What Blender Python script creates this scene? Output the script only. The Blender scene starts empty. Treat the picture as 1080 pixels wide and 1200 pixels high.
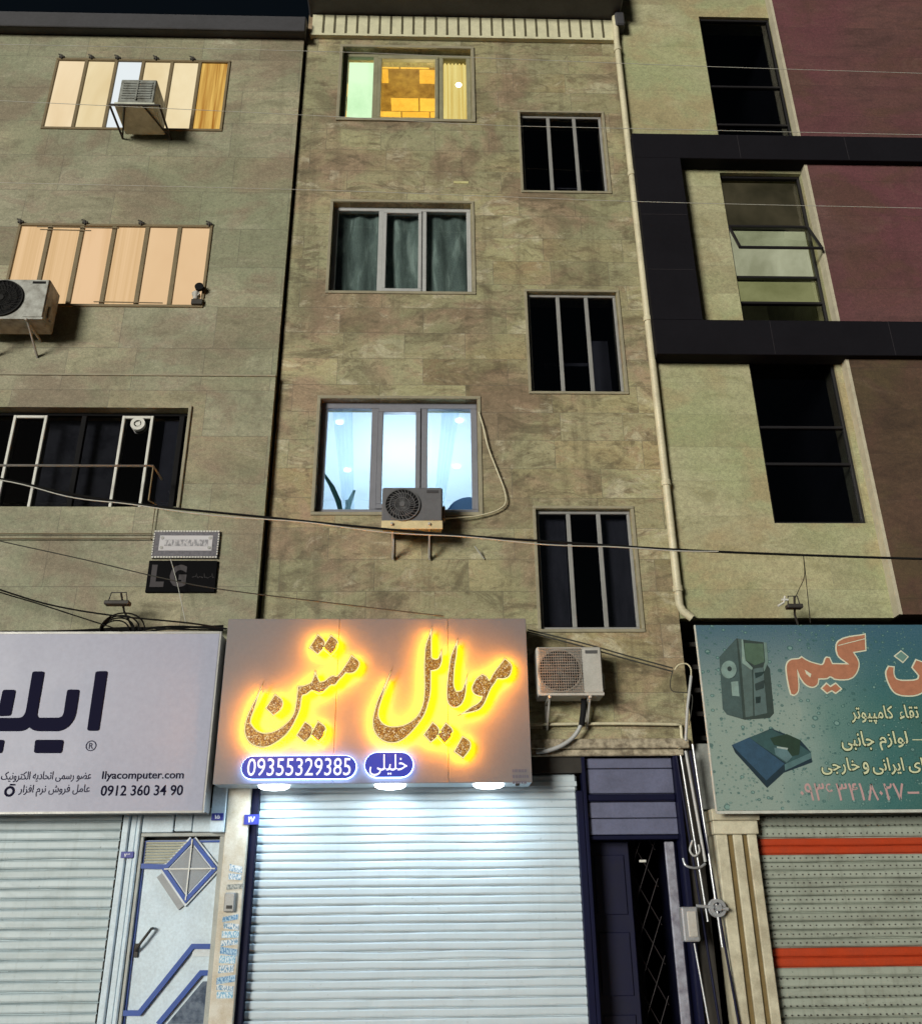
import bpy, math, random
from mathutils import Vector, Matrix
random.seed(7)
C = bpy.context.scene.collection
SC = bpy.context.scene

# ------------------------------------------------------------------ camera
F = 1081.0
_u = Vector((-28, 2439, -1081)).normalized()
_x = Vector((1, -.0012, -.031)); _x = (_x - _u*_x.dot(_u)).normalized()
_y = _u.cross(_x)
RW = Matrix((_x, _y, _u))                      # camera -> world
CAM = Vector((0, -9.7, 1.6))
cd = bpy.data.cameras.new('camera'); cam = bpy.data.objects.new('camera', cd); C.objects.link(cam)
cd.sensor_fit = 'VERTICAL'; cd.sensor_height = 24; cd.lens = 24*F/1200
cd.clip_start = .05; cd.clip_end = 2000
cam.matrix_world = Matrix.Translation(CAM) @ RW.to_4x4()
SC.camera = cam

# ------------------------------------------------------------------ sky, sun, exposure
SUN_EL, SUN_AZ = math.radians(7), math.radians(36)
w = bpy.data.worlds.new('World'); SC.world = w; w.use_nodes = True
nt = w.node_tree; bg = nt.nodes['Background']
sky = nt.nodes.new('ShaderNodeTexSky'); sky.sky_type = 'NISHITA'; sky.sun_disc = False
sky.sun_elevation = SUN_EL; sky.sun_rotation = math.pi + SUN_AZ
nt.links.new(sky.outputs[0], bg.inputs[0]); bg.inputs[1].default_value = .005
sl = bpy.data.lights.new('sun', 'SUN'); so = bpy.data.objects.new('sun', sl); C.objects.link(so)
sl.energy = 3.7; sl.angle = math.radians(18); sl.color = (1, .965, .86)
sd = Vector((-math.sin(SUN_AZ)*math.cos(SUN_EL), -math.cos(SUN_AZ)*math.cos(SUN_EL), math.sin(SUN_EL)))
so.rotation_euler = (-sd).to_track_quat('-Z', 'Y').to_euler(); so.location = sd*30
SC.view_settings.view_transform = 'Standard'; SC.view_settings.look = 'None'
SC.view_settings.exposure = 0; SC.view_settings.gamma = 1
try: SC.cycles.max_bounces = 6; SC.cycles.sample_clamp_indirect = 4
except Exception: pass

# ------------------------------------------------------------------ helpers
def at(px, py, Y=0.0):
    "the point of the plane y = Y that the photograph shows at (px, py)"
    v = Vector(((px-540)/F, (600-py)/F, -1))
    d = Vector((_x.dot(v), _y.dot(v), _u.dot(v)))
    return CAM + d*((Y-CAM.y)/d.y)

class N:
    "tiny node-graph builder"
    def __init__(s, name):
        s.m = bpy.data.materials.new(name); s.m.use_nodes = True; s.t = s.m.node_tree; s.t.nodes.clear()
        s.out = s.t.nodes.new('ShaderNodeOutputMaterial')
    def n(s, typ, **kw):
        nd = s.t.nodes.new(typ)
        ins = kw.pop('ins', {})
        for k, v in kw.items(): setattr(nd, k, v)
        for k, v in ins.items():
            if hasattr(v, 'links') and hasattr(v, 'node'): s.t.links.new(v, nd.inputs[k])
            else: nd.inputs[k].default_value = v
        return nd
    def coord(s): return s.n('ShaderNodeTexCoord').outputs['Object']
    def noise(s, vec, scale, detail=4, rough=.6, dist=0):
        return s.n('ShaderNodeTexNoise', ins={'Vector': vec, 'Scale': scale, 'Detail': detail, 'Roughness': rough, 'Distortion': dist}).outputs['Fac']
    def ramp(s, fac, stops):
        r = s.n('ShaderNodeValToRGB', ins={'Fac': fac}); e = r.color_ramp.elements
        while len(e) < len(stops): e.new(.5)
        for k, (p, c) in enumerate(stops): e[k].position = p; e[k].color = (*c, 1)
        return r.outputs['Color']
    def mix(s, fac, a, b, blend='MIX'):
        r = s.n('ShaderNodeMix', data_type='RGBA', blend_type=blend)
        for i, v in ((0, fac), (6, a), (7, b)):
            if hasattr(v, 'links') and hasattr(v, 'node'): s.t.links.new(v, r.inputs[i])
            else: r.inputs[i].default_value = v if i == 0 else (*v[:3], 1)
        return r.outputs[2]
    def math(s, op, a, b=0):
        r = s.n('ShaderNodeMath', operation=op)
        for i, v in ((0, a), (1, b)):
            if hasattr(v, 'links') and hasattr(v, 'node'): s.t.links.new(v, r.inputs[i])
            else: r.inputs[i].default_value = v
        return r.outputs[0]
    def scale(s, vec, sc):
        return s.n('ShaderNodeMapping', ins={'Vector': vec, 'Scale': sc}).outputs[0]
    def xz(s):
        "wall coordinates: x across, z up"
        a = s.n('ShaderNodeSeparateXYZ', ins={0: s.coord()})
        return s.n('ShaderNodeCombineXYZ', ins={0: a.outputs[0], 1: a.outputs[2], 2: a.outputs[1]}).outputs[0]
    def bsdf(s, col, rough=.6, metal=0, bump=None, bstr=.2, bdist=.01, **more):
        p = s.n('ShaderNodeBsdfPrincipled', ins={'Roughness': rough, 'Metallic': metal})
        if hasattr(col, 'links'): s.t.links.new(col, p.inputs['Base Color'])
        else: p.inputs['Base Color'].default_value = (*col, 1)
        if bump is not None:
            b = s.n('ShaderNodeBump', ins={'Height': bump, 'Strength': bstr, 'Distance': bdist})
            s.t.links.new(b.outputs[0], p.inputs['Normal'])
        for k, v in more.items(): p.inputs[k.replace('_', ' ')].default_value = v
        s.t.links.new(p.outputs[0], s.out.inputs[0]); return s.m

def dirty(name, col, rough=.5, metal=0, amt=.25, scale=6, dark=None, stretch=(1, 1, 1), grain=.12, spec=.4):
    "painted or bare surface with uneven wear"
    g = N(name); v = g.scale(g.coord(), stretch)
    a = g.noise(v, scale, 5, .65); b = g.noise(v, scale*14, 3, .7)
    dk = dark or tuple(c*.45 for c in col)
    c = g.mix(g.math('MULTIPLY', g.ramp(a, [(.38, (0, 0, 0)), (.68, (1, 1, 1))]), amt*2), col, dk)
    c = g.mix(grain*2, c, g.ramp(b, [(.3, tuple(x*.5 for x in col)), (.7, tuple(min(1, x*1.3) for x in col))]))
    rr = g.math('ADD', g.math('MULTIPLY', a, .25), rough-.1)
    return g.bsdf(c, rr, metal, b, .15, .004, Specular_IOR_Level=spec)

def travertine(name, stops, tints, row=.38, bw=1.05, mortar=(.05, .045, .04), veins=.5, off=.5, joint_amt=.55, slab=.35, grain=.42):
    "stone slabs: cloudy bands inside each slab, large coloured patches across them, dark smudges, fine grain"
    g = N(name); v = g.xz()
    br = g.n('ShaderNodeTexBrick', offset=off, offset_frequency=2, squash=.72, squash_frequency=3, ins={'Vector': v, 'Color1': (0, 0, 0, 1), 'Color2': (1, 1, 1, 1), 'Mortar': (.5, .5, .5, 1),
             'Scale': 1, 'Mortar Size': .0035, 'Mortar Smooth': .4, 'Brick Width': bw, 'Row Height': row})
    cell = br.outputs['Color']; joint = br.outputs['Fac']
    sep = g.n('ShaderNodeSeparateColor', ins={0: cell}).outputs[0]
    sh = g.n('ShaderNodeCombineXYZ', ins={0: g.math('MULTIPLY', sep, 37), 1: g.math('MULTIPLY', sep, 61), 2: 0}).outputs[0]
    vs = g.n('ShaderNodeVectorMath', operation='ADD', ins={0: v, 1: sh}).outputs[0]
    big = g.noise(g.scale(v, (.7, 1, 1)), .55, 3, .55); big2 = g.noise(g.scale(v, (.8, 1, 1)), 1.1, 4, .6, .5)
    cloud = g.noise(g.scale(vs, (.8, 2.0, 1)), 2.2, 7, .68, .8)
    smear = g.noise(g.scale(vs, (1, 1.9, 1)), 3.4, 6, .62, 1.2)
    crack = g.noise(g.scale(vs, (1, 2.2, 1)), 7, 8, .75, 2.2)
    fine = g.noise(v, 75, 3, .8); fine2 = g.noise(v, 26, 3, .7)
    patch = g.noise(g.scale(v, (.75, 1.1, 1)), 1.0, 9, .72, .7); patch2 = g.noise(g.scale(vs, (.8, 1.3, 1)), 1.5, 9, .74, 1.0)
    c = g.ramp(cloud, stops)
    odd = g.ramp(sep, [(.0, (.55, .48, .40)), (.18, (.92, .9, .86)), (.45, (1, 1, 1)), (.62, (1.08, 1.1, 1.02)), (.8, (.92, .80, .68)), (1, (1.25, 1.22, 1.16))])
    c = g.mix(min(1, slab*2.6), c, odd, 'MULTIPLY')
    c = g.mix(g.ramp(big, [(.42, (0, 0, 0)), (.58, (.7, .7, .7))]), c, tints[0])
    c = g.mix(g.ramp(big2, [(.50, (0, 0, 0)), (.62, (.7, .7, .7))]), c, tints[1])
    c = g.mix(g.math('MULTIPLY', g.ramp(patch, [(.50, (0, 0, 0)), (.60, (1, 1, 1))]), veins*.5), c, tints[2])
    c = g.mix(g.math('MULTIPLY', g.ramp(patch2, [(.55, (0, 0, 0)), (.62, (1, 1, 1))]), veins*.6), c, tints[2])
    c = g.mix(g.math('MULTIPLY', g.ramp(patch2, [(.36, (1, 1, 1)), (.44, (0, 0, 0))]), veins*.55), c, tints[3])
    c = g.mix(g.math('MULTIPLY', g.ramp(smear, [(.55, (0, 0, 0)), (.66, (1, 1, 1))]), veins*.55), c, tints[2])
    c = g.mix(g.math('MULTIPLY', g.ramp(crack, [(.60, (0, 0, 0)), (.68, (1, 1, 1))]), veins*.7), c, tints[2])
    c = g.mix(g.math('MULTIPLY', g.ramp(crack, [(.30, (1, 1, 1)), (.38, (0, 0, 0))]), veins*.5), c, tints[3])
    drip = g.noise(g.scale(v, (5, .35, 1)), 1, 5, .65)
    c = g.mix(g.math('MULTIPLY', g.ramp(drip, [(.52, (0, 0, 0)), (.70, (1, 1, 1))]), veins*.45), c, tints[2])
    c = g.mix(grain, c, g.ramp(fine, [(.25, (.08, .08, .08)), (.75, (.97, .97, .97))]), 'OVERLAY')
    c = g.mix(grain*.7, c, g.ramp(fine2, [(.28, (.2, .2, .2)), (.72, (.85, .85, .85))]), 'OVERLAY')
    c = g.mix(g.math('MULTIPLY', joint, joint_amt), c, mortar)
    h = g.math('SUBTRACT', g.math('MULTIPLY', fine, .3), g.math('MULTIPLY', joint, .6))
    return g.bsdf(c, .7, 0, h, .4, .005)

def emit(name, col, strength, stripes=None, stretch=(7, 1, .35), warm=None):
    g = N(name)
    c = col
    if stripes:
        a = g.noise(g.scale(g.coord(), stretch), stripes, 5, .6, .3)
        c = g.ramp(a, [(.36, warm or tuple(x*.6 for x in col)), (.62, col)])
    e = g.n('ShaderNodeEmission', ins={'Strength': strength})
    if hasattr(c, 'links'): g.t.links.new(c, e.inputs[0])
    else: e.inputs[0].default_value = (*c, 1)
    g.t.links.new(e.outputs[0], g.out.inputs[0]); return g.m

def glass(name, tint=(.75, .8, .82), refl=.1):
    g = N(name)
    t = g.n('ShaderNodeBsdfTransparent', ins={0: (*tint, 1)}); s = g.n('ShaderNodeBsdfGlossy', ins={'Roughness': .03})
    m = g.n('ShaderNodeMixShader', ins={0: refl}); g.t.links.new(t.outputs[0], m.inputs[1]); g.t.links.new(s.outputs[0], m.inputs[2])
    g.t.links.new(m.outputs[0], g.out.inputs[0]); return g.m

def plain(name, col, rough=.5, metal=0): return N(name).bsdf(col, rough, metal, Specular_IOR_Level=.5 if max(col) > .1 else 0)

LOC = {}
def thing(name, label, cat, loc=(0, 0, 0), group=None):
    o = bpy.data.objects.new(name, None); o.empty_display_size = .2; C.objects.link(o); o.location = loc
    o['label'] = label; o['category'] = cat
    if group: o['group'] = group
    LOC[o] = Vector(loc); return o

class MB:
    "collects shapes in world coordinates and links them as one mesh object"
    def __init__(s): s.v = []; s.f = []; s.sm = []
    def add(s, vs, fs, smooth=False):
        k = len(s.v); s.v += [Vector(q) for q in vs]
        s.f += [tuple(i+k for i in q) for q in fs]; s.sm += [smooth]*len(fs); return s
    def quad(s, a, b, c, d): return s.add([a, b, c, d], [(0, 1, 2, 3)])
    def box(s, x0, x1, y0, y1, z0, z1, bev=0):
        if bev:
            b = min(bev, (x1-x0)*.45, (y1-y0)*.45, (z1-z0)*.45)
            pr = [(x0+b, z0), (x1-b, z0), (x1, z0+b), (x1, z1-b), (x1-b, z1), (x0+b, z1), (x0, z1-b), (x0, z0+b)]
            def inset(p): return [(min(max(x, x0+b), x1-b), min(max(z, z0+b), z1-b)) for x, z in p]
            rings = [(y0, inset(pr)), (y0+b, pr), (y1-b, pr), (y1, inset(pr))]
            vs = [(x, y, z) for y, r in rings for x, z in r]
            fs = [(i*8+j, i*8+(j+1) % 8, i*8+8+(j+1) % 8, i*8+8+j) for i in range(3) for j in range(8)]
            fs += [tuple(range(7, -1, -1)), tuple(range(24, 32))]
            return s.add(vs, fs)
        vs = [(x0, y0, z0), (x1, y0, z0), (x1, y1, z0), (x0, y1, z0), (x0, y0, z1), (x1, y0, z1), (x1, y1, z1), (x0, y1, z1)]
        return s.add(vs, [(3, 2, 1, 0), (4, 5, 6, 7), (0, 1, 5, 4), (1, 2, 6, 5), (2, 3, 7, 6), (3, 0, 4, 7)])
    def room(s, x0, x1, y0, y1, z0, z1):
        "box open towards y0, faces inwards"
        vs = [(x0, y0, z0), (x1, y0, z0), (x1, y1, z0), (x0, y1, z0), (x0, y0, z1), (x1, y0, z1), (x1, y1, z1), (x0, y1, z1)]
        return s.add(vs, [(0, 1, 2, 3), (7, 6, 5, 4), (1, 5, 6, 2), (2, 6, 7, 3), (3, 7, 4, 0)])
    def prism(s, pts, y0, y1):
        "outline of (x, z) points between two depths"
        n = len(pts)
        vs = [(x, y0, z) for x, z in pts] + [(x, y1, z) for x, z in pts]
        return s.add(vs, [tuple(range(n)), tuple(range(2*n-1, n-1, -1))] + [(i, i+n, (i+1) % n+n, (i+1) % n) for i in range(n)])
    def tube(s, pts, r, n=8, closed=False, cap=True):
        P = [Vector(p) for p in pts]; m = len(P); rings = []
        ref = None
        for i in range(m):
            a = P[(i-1) % m] if (closed or i > 0) else P[i]; b = P[(i+1) % m] if (closed or i < m-1) else P[i]
            t = (b-a).normalized()
            if ref is None: ref = t.orthogonal().normalized()
            ref = (ref - t*ref.dot(t)); ref = ref.normalized() if ref.length > 1e-6 else t.orthogonal().normalized()
            q = t.cross(ref); rr = r[i] if isinstance(r, (list, tuple)) else r
            rings.append([P[i] + (ref*math.cos(2*math.pi*k/n) + q*math.sin(2*math.pi*k/n))*rr for k in range(n)])
        vs = [v for g in rings for v in g]; fs = []
        for i in range(m if closed else m-1):
            j = (i+1) % m
            fs += [(i*n+k, i*n+(k+1) % n, j*n+(k+1) % n, j*n+k) for k in range(n)]
        s.add(vs, fs, True)
        if cap and not closed: s.add(rings[0], [tuple(range(n-1, -1, -1))]); s.add(rings[-1], [tuple(range(n))])
        return s
    def disc(s, c, r, y0, y1, n=32, r1=None):
        "round solid, axis along y; front radius r, rear radius r1"
        r1 = r if r1 is None else r1; cx, cz = c
        A = [(cx+r*math.cos(2*math.pi*k/n), y0, cz+r*math.sin(2*math.pi*k/n)) for k in range(n)]
        B = [(cx+r1*math.cos(2*math.pi*k/n), y1, cz+r1*math.sin(2*math.pi*k/n)) for k in range(n)]
        s.add(A+B, [(k, k+n, (k+1) % n+n, (k+1) % n) for k in range(n)], True)
        s.add(A, [tuple(range(n))]); s.add(B, [tuple(range(n-1, -1, -1))]); return s
    def ring(s, c, r0, r1, y0, y1, n=40):
        cx, cz = c
        def cir(r, y): return [(cx+r*math.cos(2*math.pi*k/n), y, cz+r*math.sin(2*math.pi*k/n)) for k in range(n)]
        vs = cir(r0, y0)+cir(r1, y0)+cir(r1, y1)+cir(r0, y1); fs = []
        for a in range(4):
            b = (a+1) % 4
            fs += [(a*n+k, a*n+(k+1) % n, b*n+(k+1) % n, b*n+k) for k in range(n)]
        return s.add(vs, fs)
    def band(s, pts, w, y0, y1):
        "flat strip of width w along (x, z) points, mitred at its bends"
        P = [Vector(p) for p in pts]; L = []; R_ = []
        for i in range(len(P)):
            d0 = (P[i]-P[i-1]).normalized() if i else None; d1 = (P[i+1]-P[i]).normalized() if i < len(P)-1 else None
            if d0 is None: d0 = d1
            if d1 is None: d1 = d0
            n0 = Vector((-d0.y, d0.x)); n1 = Vector((-d1.y, d1.x)); m = (n0+n1).normalized(); k = w/2/max(.4, m.dot(n0))
            L.append(P[i]+m*k); R_.append(P[i]-m*k)
        for i in range(len(P)-1): s.prism([tuple(R_[i]), tuple(R_[i+1]), tuple(L[i+1]), tuple(L[i])], y0, y1)
        return s
    def build(s, name, mat, parent=None, kind=None, label=None):
        base = LOC.get(parent, Vector((0, 0, 0)))
        me = bpy.data.meshes.new(name); me.from_pydata([tuple(v-base) for v in s.v], [], s.f)
        for p, q in zip(me.polygons, s.sm): p.use_smooth = q
        me.materials.append(mat); me.update()
        o = bpy.data.objects.new(name, me); C.objects.link(o)
        if parent: o.parent = parent; LOC[o] = base
        else: LOC[o] = base
        if kind: o['kind'] = kind
        if label: o['label'] = label
        return o
def tag(o, label, cat, group=None):
    o['label'] = label; o['category'] = cat
    if group: o['group'] = group
    return o

def curve_mesh(cu):
    o = bpy.data.objects.new('tmp', cu); C.objects.link(o)
    dg = bpy.context.evaluated_depsgraph_get(); me = bpy.data.meshes.new_from_object(o.evaluated_get(dg))
    v = [tuple(q.co) for q in me.vertices]; f = [tuple(p.vertices) for p in me.polygons]
    bpy.data.objects.remove(o); bpy.data.meshes.remove(me); bpy.data.curves.remove(cu); return v, f
def smooth_poly(p, sub=5, ang=62):
    n = len(p); P = [Vector(q) for q in p]; T = []
    for i in range(n):
        a = P[i]-P[i-1]; b = P[(i+1) % n]-P[i]
        sharp = a.length > 1e-9 and b.length > 1e-9 and a.angle(b) > math.radians(ang)
        T.append(None if sharp else (P[(i+1) % n]-P[i-1])*.5)
    out = []
    for i in range(n):
        a, b = P[i], P[(i+1) % n]; ta, tb = T[i], T[(i+1) % n]; d = b-a
        if ta is None and tb is None: out.append(a); continue
        ta = d if ta is None else ta.normalized()*d.length; tb = d if tb is None else tb.normalized()*d.length
        for k in range(sub):
            t = k/sub; h = t*t*t; g = t*t
            out.append(a*(2*h-3*g+1)+ta*(h-2*g+t)+b*(-2*h+3*g)+tb*(h-g))
    return out
def shape(polys, y, thick, offset=0, smooth=True):
    "solid lettering from (x, z) outlines, front at y, going back by thick"
    cu = bpy.data.curves.new('outline', 'CURVE'); cu.dimensions = '2D'; cu.fill_mode = 'BOTH'; cu.extrude = thick/2; cu.offset = offset
    for p in polys:
        q = smooth_poly(p) if smooth else [Vector(a) for a in p]
        sp = cu.splines.new('POLY'); sp.points.add(len(q)-1); sp.use_cyclic_u = True
        for a, b in zip(sp.points, q): a.co = (b.x, b.y, 0, 1)
    v, f = curve_mesh(cu)
    return MB().add([(x, y+thick/2-z, zz) for x, zz, z in v], f)
def text(s, x0, x1, z0, z1, y, thick=.003, offset=0, shear=0, res=3):
    "lettering that fills the rectangle x0..x1, z0..z1"
    cu = bpy.data.curves.new('text', 'FONT'); cu.body = s; cu.size = 1; cu.extrude = .01; cu.offset = offset; cu.shear = shear; cu.resolution_u = res
    v, f = curve_mesh(cu)
    X0 = min(a[0] for a in v); X1 = max(a[0] for a in v); Y0 = min(a[1] for a in v); Y1 = max(a[1] for a in v)
    return MB().add([(x0+(a[0]-X0)/(X1-X0)*(x1-x0), y+thick*(.5-a[2]/.02), z0+(a[1]-Y0)/(Y1-Y0)*(z1-z0)) for a in v], f)
def text_fit(s, r, y, thick, offset):
    "as text(), but the fit is taken from the plain letters so that outlines of different weight stay concentric"
    def mesh(off):
        cu = bpy.data.curves.new('text', 'FONT'); cu.body = s; cu.size = 1; cu.extrude = .01; cu.offset = off; cu.resolution_u = 3
        return curve_mesh(cu)
    v, f = mesh(0); x0, x1, z0, z1 = r
    X0 = min(a[0] for a in v); X1 = max(a[0] for a in v); Y0 = min(a[1] for a in v); Y1 = max(a[1] for a in v)
    v, f = mesh(offset)
    return MB().add([(x0+(a[0]-X0)/(X1-X0)*(x1-x0), y+thick*(.5-a[2]/.02), z0+(a[1]-Y0)/(Y1-Y0)*(z1-z0)) for a in v], f)
# Persian shaping: letter -> isolated, final, initial, medial (0 = does not join on)
_A = {'ا': (0xFE8D, 0xFE8E, 0, 0), 'ب': (0xFE8F, 0xFE90, 0xFE91, 0xFE92), 'پ': (0xFB56, 0xFB57, 0xFB58, 0xFB59), 'ت': (0xFE95, 0xFE96, 0xFE97, 0xFE98),
      'ج': (0xFE9D, 0xFE9E, 0xFE9F, 0xFEA0), 'ح': (0xFEA1, 0xFEA2, 0xFEA3, 0xFEA4), 'خ': (0xFEA5, 0xFEA6, 0xFEA7, 0xFEA8), 'د': (0xFEA9, 0xFEAA, 0, 0),
      'ر': (0xFEAD, 0xFEAE, 0, 0), 'ز': (0xFEAF, 0xFEB0, 0, 0), 'س': (0xFEB1, 0xFEB2, 0xFEB3, 0xFEB4), 'ش': (0xFEB5, 0xFEB6, 0xFEB7, 0xFEB8),
      'ض': (0xFEBD, 0xFEBE, 0xFEBF, 0xFEC0), 'ع': (0xFEC9, 0xFECA, 0xFECB, 0xFECC), 'ف': (0xFED1, 0xFED2, 0xFED3, 0xFED4), 'ق': (0xFED5, 0xFED6, 0xFED7, 0xFED8),
      'ک': (0xFB8E, 0xFB8F, 0xFB90, 0xFB91), 'گ': (0xFB92, 0xFB93, 0xFB94, 0xFB95), 'ل': (0xFEDD, 0xFEDE, 0xFEDF, 0xFEE0), 'م': (0xFEE1, 0xFEE2, 0xFEE3, 0xFEE4),
      'ن': (0xFEE5, 0xFEE6, 0xFEE7, 0xFEE8), 'و': (0xFEED, 0xFEEE, 0, 0), 'ه': (0xFEE9, 0xFEEA, 0xFEEB, 0xFEEC), 'ی': (0xFBFC, 0xFBFD, 0xFBFE, 0xFBFF), 'ء': (0xFE80, 0, 0, 0)}
def fa(s):
    out = []
    for i, c in enumerate(s):
        if c not in _A: out.append(c); continue
        prev = i > 0 and s[i-1] in _A and _A[s[i-1]][2] and c != 'ء'
        nxt = i < len(s)-1 and s[i+1] in _A and s[i+1] != 'ء' and _A[c][2]
        out.append(chr(_A[c][3 if prev and nxt else 1 if prev else 2 if nxt else 0]))
    return ''.join(reversed(out))
def rect(x0, x1, y0, y1, Y=0):
    "pixel rectangle -> x0, x1, z0, z1 on the plane y = Y (means of its corners)"
    a, b, c, d = at(x0, y0, Y), at(x1, y0, Y), at(x0, y1, Y), at(x1, y1, Y)
    return (a.x+c.x)/2, (b.x+d.x)/2, (c.z+d.z)/2, (a.z+b.z)/2
def P2(pts, Y): return [(q.x, q.z) for q in (at(a, b, Y) for a, b in pts)]
def P3(pts): return [at(a, b, y) for a, b, y in pts]
def smooth3(pts, sub=6):
    P = [Vector(p) for p in pts]; out = []
    for i in range(len(P)-1):
        p0 = P[max(i-1, 0)]; p1 = P[i]; p2 = P[i+1]; p3 = P[min(i+2, len(P)-1)]
        for k in range(sub):
            t = k/sub
            out.append(.5*((2*p1)+(p2-p0)*t+(2*p0-5*p1+4*p2-p3)*t*t+(3*p1-p0-3*p2+p3)*t**3))
    out.append(P[-1]); return out

# ------------------------------------------------------------------ materials
M = {}
M['stone_mid'] = travertine('mottled travertine', [(.34, (.18, .15, .085)), (.43, (.27, .245, .14)), (.52, (.32, .30, .18)), (.58, (.27, .215, .13)), (.66, (.41, .38, .26))],
                            ((.23, .235, .135), (.30, .20, .135), (.085, .066, .036), (.48, .45, .33)), veins=1.0)
M['stone_left'] = travertine('grey green travertine', [(.34, (.19, .18, .12)), (.43, (.25, .245, .165)), (.52, (.29, .28, .195)), (.58, (.26, .225, .16)), (.66, (.34, .325, .24))],
                             ((.19, .21, .13), (.21, .16, .11), (.105, .09, .055), (.40, .39, .29)), row=.62, bw=1.15, veins=.45, slab=.28, off=.33)
M['stone_right'] = travertine('striped cream travertine', [(.34, (.27, .255, .145)), (.45, (.335, .325, .20)), (.55, (.375, .36, .225)), (.66, (.31, .275, .175))],
                              ((.27, .305, .155), (.33, .26, .145), (.21, .18, .095), (.42, .40, .26)), row=.45, bw=60, veins=.35, joint_amt=.25, slab=.2)
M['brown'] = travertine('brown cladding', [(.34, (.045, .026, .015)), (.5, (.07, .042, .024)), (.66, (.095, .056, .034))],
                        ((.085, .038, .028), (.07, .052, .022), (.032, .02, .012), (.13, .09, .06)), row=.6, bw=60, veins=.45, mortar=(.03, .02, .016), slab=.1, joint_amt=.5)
M['purple_lit'] = travertine('cladding with painted purple light', [(.34, (.07, .032, .030)), (.5, (.098, .045, .042)), (.66, (.115, .05, .045))],
                       ((.115, .034, .045), (.085, .042, .028), (.04, .018, .016), (.15, .085, .07)), row=.6, bw=60, veins=.4, mortar=(.04, .022, .02), slab=.1, joint_amt=.5)  # same cladding as the brown; purple cast of the lights put into its colour
M['pale_edge'] = dirty('pale stone edge', (.48, .44, .33), .6)
M['black_panel'] = dirty('black composite panel', (.007, .0065, .0095), .8, amt=.2, scale=1.5, spec=.12)
M['soffit'] = dirty('dark grey sheet', (.055, .055, .062), .5, amt=.3, scale=2)
M['dark'] = dirty('dark interior', (.022, .022, .025), .8, spec=0)
M['void'] = dirty('dark recess brick', (.03, .027, .023), .8)
M['trim'] = dirty('grey stone trim', (.29, .265, .185), .55)
M['cream_sheet'] = dirty('cream ribbed sheet', (.62, .60, .42), .5, amt=.2)
M['upvc'] = dirty('white window frame', (.40, .41, .41), .35, amt=.15)
M['upvc_grey'] = dirty('grey window frame', (.20, .205, .235), .35, amt=.15)
M['alu'] = dirty('grey aluminium', (.34, .34, .33), .4, .3, amt=.2)
M['brown_frame'] = dirty('brown painted frame', (.20, .155, .085), .5)
M['white_frame'] = dirty('white painted frame', (.62, .62, .58), .45, amt=.15)
M['glass'] = glass('window glass', (.80, .84, .84), .07)
M['glass_dark'] = glass('dark window glass', (.55, .56, .60), .09)
M['pipe'] = dirty('cream plastic pipe', (.58, .54, .38), .45, amt=.25, scale=3)
M['cable'] = plain('black cable', (.012, .012, .012), .5)
M['wire'] = plain('pale wire', (.42, .42, .38), .45)
M['wire_dark'] = plain('dark wire', (.05, .05, .045), .5)
M['steel'] = dirty('galvanised steel', (.55, .57, .6), .35, .6, amt=.25)
M['iron'] = dirty('rusty black iron', (.04, .036, .032), .6)
M['white_metal'] = dirty('white enamel', (.44, .43, .40), .4, amt=.3, scale=5, dark=(.28, .265, .23))
M['grey_metal'] = dirty('grey enamel', (.12, .12, .13), .4, amt=.2)
M['cooler'] = dirty('weathered galvanised sheet', (.30, .32, .30), .5, .2, amt=.5, scale=9, dark=(.08, .07, .05))
M['black_plastic'] = plain('black plastic', (.015, .015, .016), .4)
M['shutter_white'] = dirty('white shutter paint', (.46, .53, .56), .38, amt=.12, scale=3, dark=(.33, .38, .40), grain=.05)
M['shutter_left'] = dirty('dull white shutter paint', (.47, .56, .60), .42, amt=.25, scale=4, dark=(.28, .33, .34), grain=.08)
M['shutter_right'] = dirty('dusty grey green shutter paint', (.34, .36, .29), .5, amt=.4, scale=5, dark=(.24, .24, .20), stretch=(.4, 1, 2))
def shutter_paint(name, col, dark, rough, dust=.5):
    g = N(name); v = g.xz()
    row = g.noise(g.scale(v, (.15, 12.3, 1)), 1, 2, .5); drip = g.noise(g.scale(v, (16, .7, 1)), 1, 5, .65); blot = g.noise(g.scale(v, (1, 2, 1)), 2.2, 6, .7, .5); spot = g.noise(v, 22, 4, .75)
    c = g.mix(g.math('MULTIPLY', g.ramp(row, [(.35, (1, 1, 1)), (.6, (0, 0, 0))]), .30), col, dark)
    c = g.mix(g.math('MULTIPLY', g.ramp(drip, [(.52, (0, 0, 0)), (.72, (1, 1, 1))]), dust*.5), c, dark)
    c = g.mix(g.math('MULTIPLY', g.ramp(blot, [(.50, (0, 0, 0)), (.66, (1, 1, 1))]), dust*.6), c, dark)
    c = g.mix(g.math('MULTIPLY', g.ramp(spot, [(.64, (0, 0, 0)), (.70, (1, 1, 1))]), dust), c, tuple(q*.5 for q in dark))
    return g.bsdf(c, g.math('ADD', rough-.1, g.math('MULTIPLY', blot, .3)), 0, spot, .1, .003)
M['shutter_white'] = shutter_paint('white shutter paint', (.48, .56, .61), (.34, .40, .44), .4, .35)
M['shutter_left'] = shutter_paint('dull white shutter paint', (.47, .56, .60), (.27, .32, .32), .45, .55)
M['shutter_right'] = shutter_paint('dusty grey green shutter paint', (.30, .335, .285), (.15, .16, .13), .5, .95)
M['red'] = dirty('red shutter paint', (.40, .045, .012), .45, amt=.35, scale=5, dark=(.3, .04, .015))
M['door_white'] = dirty('pale door paint', (.55, .66, .74), .38, amt=.18, scale=3)
M['door_blue'] = dirty('blue door moulding', (.025, .075, .33), .35, amt=.2)
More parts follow.
